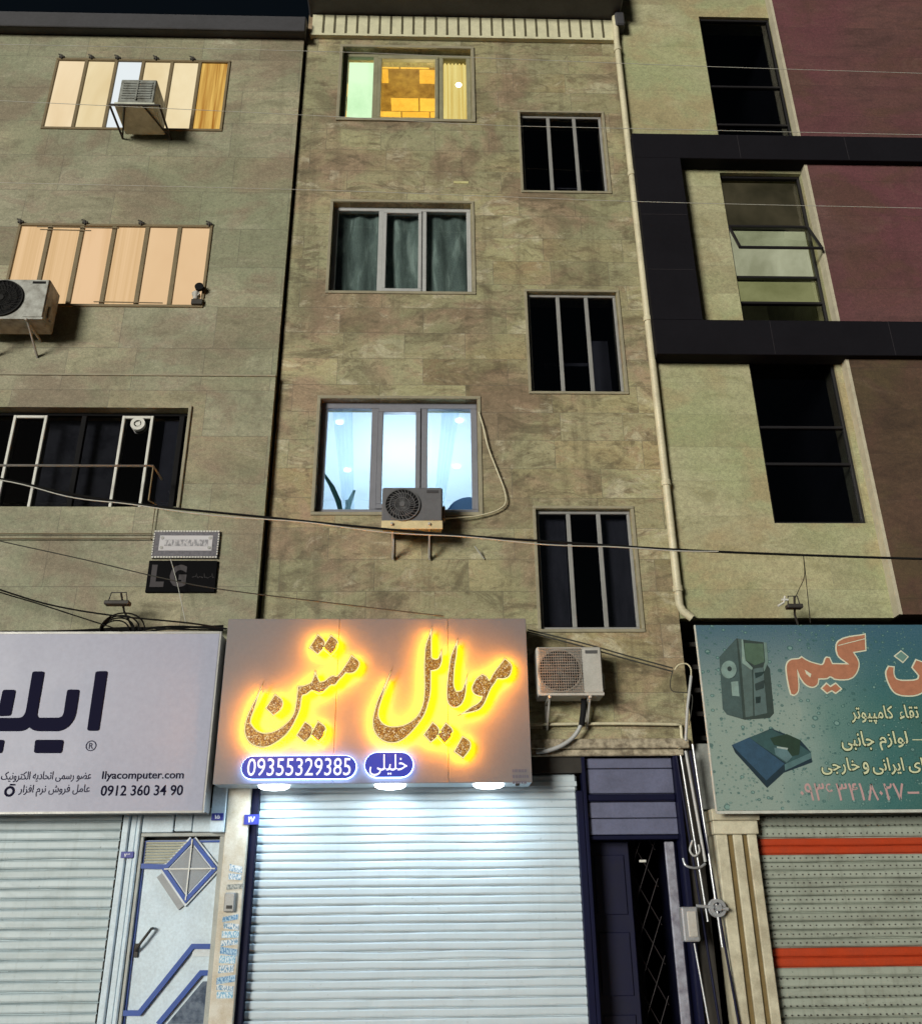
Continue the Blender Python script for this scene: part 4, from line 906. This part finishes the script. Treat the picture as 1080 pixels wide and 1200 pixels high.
# ================================================================== AIR CONDITIONERS
def ac(label, x0, x1, z0, z1, yf, depth, fan, mats, panel_right=.33, brackets=True, grid='spokes', under=None):
    t = thing('air_conditioner', label, 'air conditioner', ((x0+x1)/2, 0, z0), 'outdoor air conditioner units')
    body, dark_m, gril = mats; yb_ = yf+depth
    mb = MB(); mb.box(x0, x1, yf, yb_, z0+.012, z1, .015); mb.build('casing', body, t)
    wd, ht = x1-x0, z1-z0; fx = x0+wd*(1-panel_right)*.5; fz = z0+ht*.5; fr = min(wd*(1-panel_right)*.46, ht*.42)
    mb = MB(); mb.disc((fx, fz), fr, yf-.004, yf-.0005, 40); mb.build('fan_opening', M['black_plastic'], t)
    mb = MB()
    for k in range(5):
        a = k*2*math.pi/5
        pts = [(fx+fr*.2*math.cos(a), yf-.006, fz+fr*.2*math.sin(a)), (fx+fr*.9*math.cos(a-.1), yf-.006, fz+fr*.9*math.sin(a-.1)), (fx+fr*.85*math.cos(a+.75), yf-.005, fz+fr*.85*math.sin(a+.75)), (fx+fr*.2*math.cos(a+.8), yf-.005, fz+fr*.2*math.sin(a+.8))]
        mb.quad(*pts)
    mb.disc((fx, fz), fr*.18, yf-.02, yf-.0045, 20); mb.build('fan', dark_m, t)
    mb = MB(); mb.ring((fx, fz), fr, fr+.014, yf-.022, yf-.0005, 40)
    if grid == 'spokes':
        for k in range(28):
            a = k*2*math.pi/28; pts = [(fx+fr*(.18+.82*s)*math.cos(a+s*.55), yf-.018-.006*math.sin(s*3), fz+fr*(.18+.82*s)*math.sin(a+s*.55)) for s in (0, .33, .66, 1)]
            mb.tube(pts, .0035, 5)
        for s in (.45, .75): mb.tube([(fx+fr*s*math.cos(2*math.pi*k/32), yf-.023, fz+fr*s*math.sin(2*math.pi*k/32)) for k in range(32)], .0035, 5, True)
        mb.disc((fx, fz), fr*.16, yf-.03, yf-.0205, 20)
    else:
        xr_ = x0+wd*(1-panel_right)
        for i in range(19): x = x0+.03+(xr_-x0-.04)*i/18; mb.box(x-.003, x+.003, yf-.026, yf-.020, z0+.03, z1-.02)
        for j in range(17): z = z0+.035+(ht-.06)*j/16; mb.box(x0+.02, xr_, yf-.032, yf-.0262, z-.003, z+.003)
    mb.build('fan_grille', gril, t)
    mb = MB(); xp = x0+wd*(1-panel_right); mb.box(xp+.006, x1-.012, yf-.008, yf-.0005, z0+.03, z1-.015, .004); fp = mb.build('front_panel', body, t)
    mb = MB(); mb.box(xp+.045, x1-.045, yf-.013, yf-.0085, z1-.075, z1-.04, .006); mb.build('grip', dark_m, fp)
    mb = MB(); mb.box(x0+.01, x1-.01, yf+.01, yb_-.01, z0, z0+.0115); mb.box(x0, x1, yf-.003, yf+.009, z0-(.07 if under else 0), z0+.03, .003); mb.build('base_pan', under or body, t)
    mb = MB(); mb.box(x1+.001, x1+.03, yf+.08, yf+.2, z0+.08, z0+.25, .012); mb.build('valve_cover', body, t)
    if brackets:
        for x in (x0+wd*.17, x0+wd*.78):
            mb = MB(); mb.box(x-.013, x+.013, yf-.03, -.002, z0-.03, z0-.001, .004); mb.box(x-.013, x+.013, -.03, -.002, z0-.26, z0-.031, .004)
            mb.add([(x-.008, yf+.02, z0-.031), (x+.008, yf+.02, z0-.031), (x+.008, yf+.06, z0-.031), (x-.008, yf+.06, z0-.031), (x-.008, -.031, z0-.29), (x+.008, -.031, z0-.29), (x+.008, -.031, z0-.25), (x-.008, -.031, z0-.25)],
                   [(0, 1, 5, 4), (3, 7, 6, 2), (0, 4, 7, 3), (1, 2, 6, 5)])
            mb.build('bracket', M['white_metal'], t)
    return t
yf = -.40
x0, x1, z0, z1 = rect(447.5, 518.5, 571, 613, yf)
ac('dark grey air conditioner with swirl fan grille under the bright blue window', x0, x1, z0, z1, yf, .29, 1, (M['grey_metal'], plain('dark fan blade', (.06, .06, .065), .4), plain('dark grille wire', (.10, .10, .105), .4)), under=dirty('cream base board', (.62, .52, .30), .5, amt=.3))
yf = -.36
x0, x1, z0, z1 = rect(629, 706, 758, 815, yf)
ac('white air conditioner with square wire grille beside the glowing orange sign', x0, x1, z0, z1, yf, .28, 1, (M['white_metal'], plain('grey fan blade', (.09, .09, .09), .4), dirty('cream grille wire', (.26, .24, .21), .5)), panel_right=.32, grid='grid')
yf = -.50
x1 = at(55, 350, yf).x; z1 = at(40, 327, yf).z; z0 = at(40, 374, yf).z
ac('weathered air conditioner on a sloping bracket left of the peach window', x1-.82, x1, z0, z1, yf, .32, 1, (dirty('weathered white enamel', (.42, .43, .40), .5, amt=.5, scale=8, dark=(.15, .14, .12)), plain('black fan blade', (.02, .02, .02), .4), plain('black grille wire', (.03, .03, .03), .5)), panel_right=.30)

# evaporative cooler on its iron stand at the top left window
yf = -.62
cx0, cx1, cz0, cz1 = rect(140, 182, 93, 121, yf)
ec = thing('evaporative_cooler', 'weathered box cooler on an iron frame before the lit cream window', 'cooler', ((cx0+cx1)/2, -.3, cz0))
mb = MB(); mb.box(cx0, cx1, yf, YL-.05, cz0, cz1, .012); mb.build('casing', M['cooler'], ec)
mb = MB()
for j in range(7): z = cz0+.08+j*(cz1-cz0-.12)/7; mb.box(cx0+.04, cx1-.04, yf-.012, yf-.0005, z, z+.028, .004)
mb.box((cx0+cx1)/2-.01, (cx0+cx1)/2+.01, yf-.018, yf-.0125, cz0+.05, cz1-.03); mb.build('louvre', M['cooler'], ec)
mb = MB(); mb.box(cx0-.03, cx1+.03, yf-.02, YL-.06, cz0-.05, cz0-.002, .006); mb.build('water_tray', dirty('tray with painted underlight', (.60, .62, .52), .6, amt=.35, scale=7), ec)  # pale tray tone stands in for light reaching the underside
mb = MB(); za, ya = cz0-.065, yf-.03
for x in (cx0-.08, cx1+.10): mb.tube([(x, ya, za), (x, YL, za)], .016, 6)
mb.tube([(cx0-.08, ya, za), (cx1+.10, ya, za)], .016, 6); mb.tube([(cx0-.08, YL-.02, za), (cx0+.12, ya, za)], .012, 6); mb.tube([(cx1+.1, YL-.02, za), (cx1-.12, ya, za)], .012, 6)
mb.build('stand', M['iron'], ec)
# flue on the second window
q = at(232, 347, -.02); fl = thing('vent_pipe', 'small white flue with black round cap at the corner of the peach window', 'vent', (q.x, -.1, q.z-.15))
mb = MB(); mb.tube([(q.x, .0, q.z-.05), (q.x, -.12, q.z-.03)], .05, 16); mb.tube([(q.x, -.10, q.z-.12), (q.x, -.10, q.z)], .035, 12); mb.build('pipe', M['white_metal'], fl)
c = at(234, 337, -.13); MB().disc((c.x, c.z), .055, -.16, -.121, 24).build('cap', M['black_plastic'], fl)
c = at(232, 354, -.1); MB().box(c.x-.08, c.x+.06, -.12, -.02, c.z-.04, c.z+.04, .006).build('base', M['iron'], fl)

# window guard rail below the dark window
q1 = at(180, 546, -.45); t = thing('guard_rail', 'thin pale rail frame standing out before the dark window with the extractor fan', 'rail', (q1.x, -.2, q1.z-.5))
zb_ = q1.z; xe = q1.x
mb = MB(); mb.tube([(-7.2, -.45, zb_), (xe, -.45, zb_), (xe, YL-.035, zb_)], .014, 8); mb.build('top_rail', M['alu'], t)
mb = MB(); zl = at(170, 632, -.12).z
mb.tube([(xe, -.45, zb_), (xe, -.45, zb_-.42)], .009, 6); mb.tube([(-7.2, -.14, zl), (xe-.02, -.14, zl), (xe-.02, -.14, zl+.42)], .007, 6); mb.tube([(-7.2, -.14, zl+.06), (xe-.02, -.14, zl+.06)], .006, 6)  # brown lines close to the wall imitate the rail's shadow; the front drop is real
mb.tube([(xe-.02, -.14, zl), (xe-.02, YL-.03, zl)], .007, 6); mb.tube([(xe, -.45, zb_-.42), (xe-.02, -.14, zl+.42)], .007, 6); mb.build('drop_bar_and_shadow_lines', M['brown_frame'], t)

# plaque and black board
YQ = YL-.035
x0, x1, z0, z1 = rect(180, 257, 623, 655, YQ)
t = thing('plaque', 'ornate white framed plaque on the stone wall above the black board', 'plaque', ((x0+x1)/2, YQ, z0))
mb = MB(); mb.box(x0, x1, YQ-.03, YQ-.002, z0, z1, .004); mb.build('border', dirty('grey speckled border', (.13, .125, .15), .5, amt=.5, scale=30), t)
mb = MB()
for i in range(23):
    x = x0+(x1-x0)*(i+.5)/23; mb.box(x-.011, x+.011, YQ-.036, YQ-.0305, z0, z0+.018); mb.box(x-.011, x+.011, YQ-.036, YQ-.0305, z1-.018, z1)
for i in range(9):
    z = z0+.03+(z1-z0-.06)*(i+.5)/9; mb.box(x0, x0+.014, YQ-.036, YQ-.0305, z-.009, z+.009); mb.box(x1-.014, x1, YQ-.036, YQ-.0305, z-.009, z+.009)
mb.build('bead', M['white_frame'], t)
g = N('worn inscription plate'); v = g.xz(); ns = g.noise(g.scale(v, (30, 12, 1)), 1, 3, .7)
M['inscr'] = g.bsdf(g.ramp(ns, [(.44, (.48, .47, .50)), (.56, (.20, .20, .22))]), .5)
MB().box(x0+.07, x1-.07, YQ-.034, YQ-.0302, z0+.085, z1-.06, .003).build('plate', plain('pale plate', (.50, .49, .52), .5), t)
MB().box(x0+.13, x1-.12, YQ-.037, YQ-.0345, z0+.14, z1-.11).build('inscription', M['inscr'], t)
mb = MB()
for x in (x0+.10, x1-.10):
    for z in (z0+.12, z1-.09): mb.disc((x, z), .018, YQ-.040, YQ-.0345, 14)
mb.build('screw', M['alu'], t)
x0, x1, z0, z1 = rect(173.5, 254, 658, 695, YQ)
t = thing('sign_board', 'black board with faded grey letters under the white framed plaque', 'sign board', ((x0+x1)/2, YQ, z0))
MB().box(x0, x1, YQ-.03, YQ-.002, z0, z1, .003).build('panel', plain('matt black board', (.008, .008, .009), .6), t)
fd = plain('faded grey print', (.075, .07, .075), .6)
text('L', *rect(178, 194, 663, 689, YQ), YQ-.033, .0025, .05).build('lettering', fd, t); text('G', *rect(200, 219.5, 663, 689, YQ), YQ-.033, .0025, .05).build('lettering', fd, t)
mb = MB(); random.seed(5); xa, xb = at(226, 678, YQ).x, at(252, 678, YQ).x; zc = at(238, 678, YQ).z
mb.tube([(xa+(xb-xa)*i/26, YQ-.032, zc+(.05 if i % 9 == 5 else random.uniform(-.006, .012))) for i in range(27)], .0035, 4); mb.build('small_print', fd, t)

# floodlights over the two outer signs
def flood(px, py, y, label, wd=.26):
    q = at(px, py, y); t = thing('floodlight', label, 'floodlight', tuple(q))
    mb = MB(); mb.box(q.x-wd/2, q.x+wd/2, y-.04, y+.05, q.z-.03, q.z+.015, .008); mb.build('lamp_head', M['iron'], t)
    mb = MB(); mb.tube([(q.x-wd*.38, y, q.z+.01), (q.x-wd*.3, y, q.z+.11), (q.x+wd*.3, y, q.z+.11), (q.x+wd*.38, y, q.z+.01)], .007, 6)
    mb.tube([(q.x+.02, y, q.z+.11), (q.x+.04, y+.12, q.z-.06), (q.x+.12, -.12, q.z-.22)], .012, 6); mb.build('yoke', M['iron'], t); return t
flood(138, 706, -.40, 'small black floodlight on a thin yoke above the pale lilac sign')
t = flood(930, 710, -.36, 'small floodlight with pale clips above the teal sign', .17)
q = at(918, 706, -.40); mb = MB(); mb.tube([q+Vector((-.07, 0, -.04)), q, q+Vector((.02, 0, .07))], .012, 6); mb.tube([q+Vector((-.02, 0, .03)), q+Vector((.05, 0, .03))], .014, 6); mb.build('clip', M['white_frame'], t)

# ================================================================== PIPES, CABLES
def run(name, label, cat, pts, r, mat, group=None, sub=6, n=7):
    mb = MB(); mb.tube(smooth3(P3(pts), sub) if sub else P3(pts), r, n); return tag(mb.build(name, mat), label, cat, group)
# main street cable
mb = MB()
base = [at(x, y, -1.3) for x, y in ((-160, 532), (0, 561), (90, 580), (180, 593), (320, 607), (440, 619), (560, 629), (680, 637), (790, 644), (900, 649), (1080, 655), (1240, 658))]
c = smooth3(base, 8); mb.tube(c, .013, 8)
tag(mb.build('power_cable', M['cable']), 'thick black cable sagging across all three facades', 'cable', 'overhead cables')
nw = int(len(c)*.78); mb = MB(); mb.tube([p+Vector((0, -.018, (-.030-.012*math.sin(i*.5))*min(1, (nw-i)/9))) for i, p in enumerate(c[:nw])], .006, 6)
tag(mb.build('power_cable', M['wire']), 'pale wire running just under the thick black cable', 'cable', 'overhead cables')
q = [(575, 640, -1.3), (590, 648, -1.0), (600, 660, -.9), (566, 641, -1.3)]
run('overhead_wire', 'thin white wire crossing the top storey windows highest of all', 'wire', [(-100, 50, -.9), (150, 55, -.9), (400, 61, -.9), (570, 68, -.9), (830, 78, -.9), (1080, 86, -.9), (1200, 90, -.9)], .0035, M['wire'], 'overhead wires')
run('overhead_wire', 'thin wire crossing the box cooler and the topmost stair window', 'wire', [(-100, 113, -.9), (0, 118, -.9), (360, 135, -.9), (560, 146, -.9), (710, 150, -.9), (1080, 158, -.9), (1200, 160, -.9)], .0035, M['wire'], 'overhead wires')
run('overhead_wire', 'thin white wire just above the middle curtained window', 'wire', [(-100, 210, -.9), (0, 214, -.9), (380, 223, -.9), (740, 236, -.9), (1080, 244, -.9), (1200, 247, -.9)], .0035, M['wire'], 'overhead wires')
run('overhead_wire', 'thin wire sloping down past the black board to the glowing sign', 'wire', [(-80, 616, -.5), (0, 634, -.5), (100, 656, -.5), (180, 675, -.5), (255, 690, -.5), (400, 708, -.45), (520, 722, -.42)], .006, M['wire_dark'], 'overhead wires')
run('overhead_wire', 'upper black wire drooping onto the pale lilac sign', 'wire', [(-80, 664, -.5), (0, 691, -.5), (60, 709, -.45), (130, 721, -.42), (220, 730, -.40), (266, 737, -.38)], .009, M['cable'], 'overhead wires')
run('overhead_wire', 'lower black wire drooping onto the pale lilac sign', 'wire', [(-80, 668, -.5), (0, 694, -.5), (50, 709, -.45), (90, 722, -.42), (140, 738, -.38)], .007, M['cable'], 'overhead wires')
run('overhead_wire', 'fine wire hanging from the plaque to the sign top', 'wire', [(200, 655, -.2), (208, 684, -.25), (218, 731, -.3)], .004, M['wire'], 'overhead wires')
mb = MB(); random.seed(9)
for k in range(4):
    cx_, cz_ = at(136+k*3, 735, -.3).x, at(136, 737, -.3).z; r = .14+.03*k
    mb.tube([(cx_+r*math.cos(a*.2), -.30-.01*k, cz_-.02+r*.8*math.sin(a*.2)) for a in range(-2, 19)], .008, 6)
for k in range(5):
    mb.tube(smooth3(P3([(-120, 744-k, -.28-.01*k), (60, 742-k*.8+random.uniform(-2, 2), -.28-.01*k), (150, 742-k*1.6, -.28), (200, 738+random.uniform(-4, 3), -.26), (262, 736+random.uniform(-4, 5), -.2)]), 5), .009, 6)
tag(mb.build('cable_bundle', M['cable']), 'tangle of black cables looped on top of the pale lilac sign', 'cables')
run('drain_hose', 'beige hose curving from the bright window down to the grey unit', 'hose', [(561, 483, -.03), (566, 500, -.05), (572, 525, -.05), (584, 556, -.05), (591, 575, -.05), (592, 590, -.05), (580, 599, -.05), (556, 605, -.06), (530, 607, -.1), (517, 608, -.2)], .0095, M['pipe'])
run('cable_end', 'short pale cable end sticking out below the grey unit', 'cable', [(556, 640, -.1), (562, 648, -.06), (567, 655, -.02)], .008, M['wire'])
for dy, lab in ((0, 'upper of two dark wires running from the white unit to the conduit bend'), (4, 'lower of two dark wires running from the white unit to the conduit bend')):
    run('service_wire', lab, 'wire', [(618, 738+dy*.6, -.10), (680, 753+dy, -.20), (740, 770+dy, -.22), (788, 783+dy, -.2)], .008, M['wire_dark'], 'service wires by the conduit')
run('service_wire', 'loop of dark wire hanging from the conduit bend', 'wire', [(788, 785, -.2), (785, 800, -.2), (788, 810, -.2), (806, 812, -.2), (811, 820, -.2), (807, 850, -.2)], .005, M['wire_dark'], 'service wires by the conduit')
run('conduit', 'pale conduit with a hooked top beside the teal sign', 'pipe', [(790, 785, -.2), (795, 779, -.2), (804, 778, -.2), (809, 784, -.2), (809, 795, -.2)], .008, M['pipe'])
run('conduit', 'white vertical conduit standing between wall and teal sign', 'pipe', [(809.5, 792, -.2), (805, 830, -.2), (803, 868, -.2)], .016, M['upvc'], sub=0)
run('wall_pipe', 'thin cream pipe along the wall turning down beside the doorway', 'pipe', [(600, 849, -.05), (630, 849, -.05), (720, 848, -.05), (790, 849, -.05), (797, 851, -.05), (798, 862, -.05), (800, 873, -.05), (794, 876, -.05)], .017, M['pipe'], sub=3)
mb = MB(); mb.tube(smooth3(P3([(684, 818, -.2), (683, 835, -.16), (681, 850, -.14)])), .032, 10); tag(mb.build('insulated_pipe', M['black_plastic']), 'black insulated pipe dropping out of the white unit', 'pipe')
run('drain_hose', 'thick pale hose bending left under the white unit', 'hose', [(681, 848, -.14), (676, 858, -.13), (668, 867, -.12), (655, 875, -.12), (640, 880, -.12), (628, 881, -.12)], .022, M['upvc'])
# vertical conduits right of the doorway
conds = [((792, 885), (845, 1215), .012, 'navy', 'narrow navy conduit nearest the dark doorway'), ((797, 885), (829, 1080), .010, 'steel', 'bright conduit ending at the grey meter box'),
         ((803, 880), (826, 1010), .016, 'upvc', 'thick white conduit left of the fluted pilaster'), ((808, 880), (868, 1215), .012, 'navy', 'navy conduit behind the white ones'),
         ((811, 872), (846, 1110), .013, 'steel', 'bright steel conduit touching the fluted pilaster'), ((813, 1105), (833, 1215), .009, 'steel', 'thin steel conduit below the meter box')]
for (a, b), (c_, d), r, m, lab in conds:
    run('conduit', lab, 'pipe', [(a, b, -.12), ((a+c_)/2, (b+d)/2, -.12), (c_, d, -.12)], r, M[m], 'conduits beside the doorway', sub=0)
run('conduit', 'short curled conduit bend beside the fluted pilaster', 'pipe', [(800, 1006, -.14), (803, 1014, -.16), (812, 1017, -.16), (820, 1016, -.14), (826, 1012, -.13)], .012, M['steel'], 'conduits beside the doorway')
run('conduit', 'small ring shaped conduit bend high beside the pilaster', 'pipe', [(811, 985, -.15), (808, 996, -.16), (813, 1003, -.16), (819, 998, -.16), (818, 990, -.15)], .011, M['upvc'], 'conduits beside the doorway')
q = at(808, 1083, -.2); t = thing('meter_box', 'small grey meter box among the conduits beside the dark doorway', 'meter box', (q.x, -.1, q.z-.16))
MB().box(q.x-.075, q.x+.075, -.24, -.10, q.z-.15, q.z+.15, .012).build('case', M['steel'], t); MB().box(q.x-.03, q.x+.055, -.25, -.2405, q.z-.11, q.z+.11, .006).build('cover', M['white_metal'], t)
q = at(841, 1064, -.16); t = thing('gas_valve', 'round grey valve with spout on the fluted pilaster', 'valve', (q.x, -.1, q.z))
mb = MB(); mb.disc((q.x, q.z), .085, -.12, -.09, 28); mb.ring((q.x, q.z), .05, .08, -.16, -.1205, 28); mb.disc((q.x, q.z), .028, -.2, -.1205, 16); mb.build('dial', M['steel'], t)
mb = MB(); mb.tube([(q.x, -.17, q.z-.005), (q.x+.09, -.18, q.z-.01)], .016, 8); mb.build('spout', M['steel'], t); mb = MB(); mb.tube([(q.x-.2, -.14, q.z+.02), (q.x-.07, -.14, q.z+.01)], .016, 8); mb.build('inlet_pipe', M['steel'], t)
run('overhead_wire', 'fine wire dropping from the thick cable to the floodlight on the teal sign', 'wire', [(941, 652, -1.2), (942, 675, -.8), (935, 692, -.5), (930, 704, -.4)], .004, M['wire_dark'], 'overhead wires')
run('overhead_wire', 'fine wire hanging from the thick cable behind the teal sign top', 'wire', [(941, 652, -1.2), (944, 680, -.8), (949, 730, -.4)], .004, M['wire_dark'], 'overhead wires')

# ================================================================== PLATES, STICKERS, INTERCOM
bp = plain('blue enamel plate', (.03, .04, .26), .3); bw_ = plain('white enamel digits', (.75, .75, .8), .4)
for (a, b, c_, d, Y), s, lab in (((142, 157, 998, 1005.5, -.015), '۱۳', 'blue house number plate on the door post beside the left shutter'), ((248, 262, 953, 961.5, -.095), '۱۵', 'blue house number plate above the white and blue door'), ((286, 304, 954.5, 966.5, -.065), '۱۷', 'blue house number plate on the stickered pilaster by the bright shutter')):
    x0, x1, z0, z1 = rect(a, b, c_, d, Y); t = thing('house_number', lab, 'number plate', ((x0+x1)/2, Y, z0), 'house number plates')
    MB().box(x0, x1, Y-.008, Y-.001, z0, z1, .003).build('plate', bp, t)
    e = (x1-x0)*.28; text(s, x0+e, x1-e, z0+(z1-z0)*.22, z1-(z1-z0)*.2, Y-.0105, .002, .03).build('lettering', bw_, t)
Yp = -.062
x0, x1, z0, z1 = rect(263.5, 276, 1046, 1069, Yp); t = thing('intercom', 'grey intercom box on the stickered pilaster', 'intercom', ((x0+x1)/2, Yp, z0))
MB().box(x0, x1, Yp-.04, Yp-.001, z0, z1, .01).build('case', M['alu'], t); mb = MB(); mb.box(x0+.025, x1-.02, Yp-.045, Yp-.0405, z0+.03, z0+.06, .004); mb.build('button', M['iron'], t)
def sticker_mat(name, bgc, ink, sc):
    g = N(name); v = g.xz(); ns = g.noise(g.scale(v, (90, 35, 1)), sc, 2, .6); return g.bsdf(g.ramp(ns, [(.47, bgc), (.53, ink)]), .5)
sm = {'blue': sticker_mat('blue sticker print', (.06, .20, .40), (.35, .5, .62), 1), 'white': sticker_mat('white sticker print', (.62, .66, .68), (.14, .28, .42), 1), 'mid': sticker_mat('light blue sticker print', (.14, .36, .55), (.60, .68, .72), 1.2), 'grey': sticker_mat('grey sticker print', (.36, .37, .34), (.12, .14, .14), 1)}
st_rows = [(1014, 1022, 'white', 'white sticker with blue print highest on the pilaster', 269, 284), (1024, 1031, 'white', 'faint white sticker second from the top of the pilaster', 268, 283), (1036, 1042, 'grey', 'grey sticker just above the intercom', 266, 287), (1073, 1079, 'blue', 'dark blue sticker directly under the intercom', 261, 279), (1082, 1089, 'white', 'white sticker second below the intercom', 262, 280), (1091, 1099, 'mid', 'light blue sticker third below the intercom', 260, 281), (1101, 1108, 'white', 'white sticker between two light blue and blue ones', 259, 279), (1111, 1119, 'blue', 'deep blue sticker above the plain blue one', 258, 278), (1120, 1129, 'mid', 'plain blue sticker at the middle of the strip', 257, 276), (1131, 1140, 'white', 'white sticker with bold print low on the pilaster', 256, 274), (1144, 1152, 'blue', 'blue sticker second from the bottom of the strip', 254, 277), (1155, 1161, 'white', 'narrow white sticker just above the lowest one', 254, 274), (1162, 1170, 'mid', 'teal blue sticker lowest on the pilaster', 254, 273)]
for i, (a, b, m, lab, xa, xb) in enumerate(st_rows):
    x0, x1, z0, z1 = rect(xa, xb, a, b, Yp); x0 = max(x0, -2.03); x1 = min(x1, -1.82)
    mb = MB(); r = (i*37 % 7-3)*.004; mb.prism([(x0, z0-r), (x1, z0+r), (x1, z1+r), (x0, z1-r)], Yp-.002, Yp-.0005); tag(mb.build('sticker', sm[m]), lab, 'sticker', 'stickers on the pilaster')

# ================================================================== SEEN THROUGH THE BRIGHT WINDOW
x0, x1, z0, z1 = W[2]
t = thing('houseplant', 'long leafed plant behind the left pane of the bright window', 'plant', (x0+.35, .5, z0-.1))
leaf = plain('plant leaf', (.07, .20, .17), .5)
mb = MB()
for bx, dx, h_, wd in ((x0+.28, -.28, .80, .035), (x0+.30, .10, .55, .03), (x0+.33, .28, .25, .03), (x0+.26, -.16, .2, .025), (x0+.36, -.05, .42, .03)):
    pts = [(bx+dx*s*s, .42+.05*s, z0-.05+h_*s) for s in (0, .25, .5, .75, 1)]; vs = []
    for k, (a, b, c_) in enumerate(pts): ww = wd*math.sin(math.pi*(.15+.85*(1-k/4)))+.002; vs += [(a-ww, b, c_), (a+ww, b+.01, c_)]
    mb.add(vs, [(2*i, 2*i+1, 2*i+3, 2*i+2) for i in range(4)], True)
mb.build('leaf', leaf, t)
mb = MB(); mb.tube([(x0+.3, .45, z0-.3), (x0+.3, .45, z0-.04)], [.09, .12], 16); mb.build('pot', M['pil_light'], t)
t = thing('chair', 'blue round backed chair behind the right pane of the bright window', 'chair', (x1-.2, .6, z0-.9))
mb = MB(); mb.disc((x1-.09, z0+.10), .30, .45, .53, 36); mb.build('backrest', plain('blue chair fabric', (.08, .17, .38), .7), t)
MB().box(x1-.36, x1+.14, .53, .98, z0-.42, z0-.34, .03).build('seat', plain('blue seat fabric', (.08, .17, .38), .7), t)
mb = MB()
for x in (x1-.32, x1+.1):
    for y in (.56, .94): MB().tube([(x, y, z0-.9), (x, y, z0-.42)], .018, 8).build('leg', M['iron'], t)
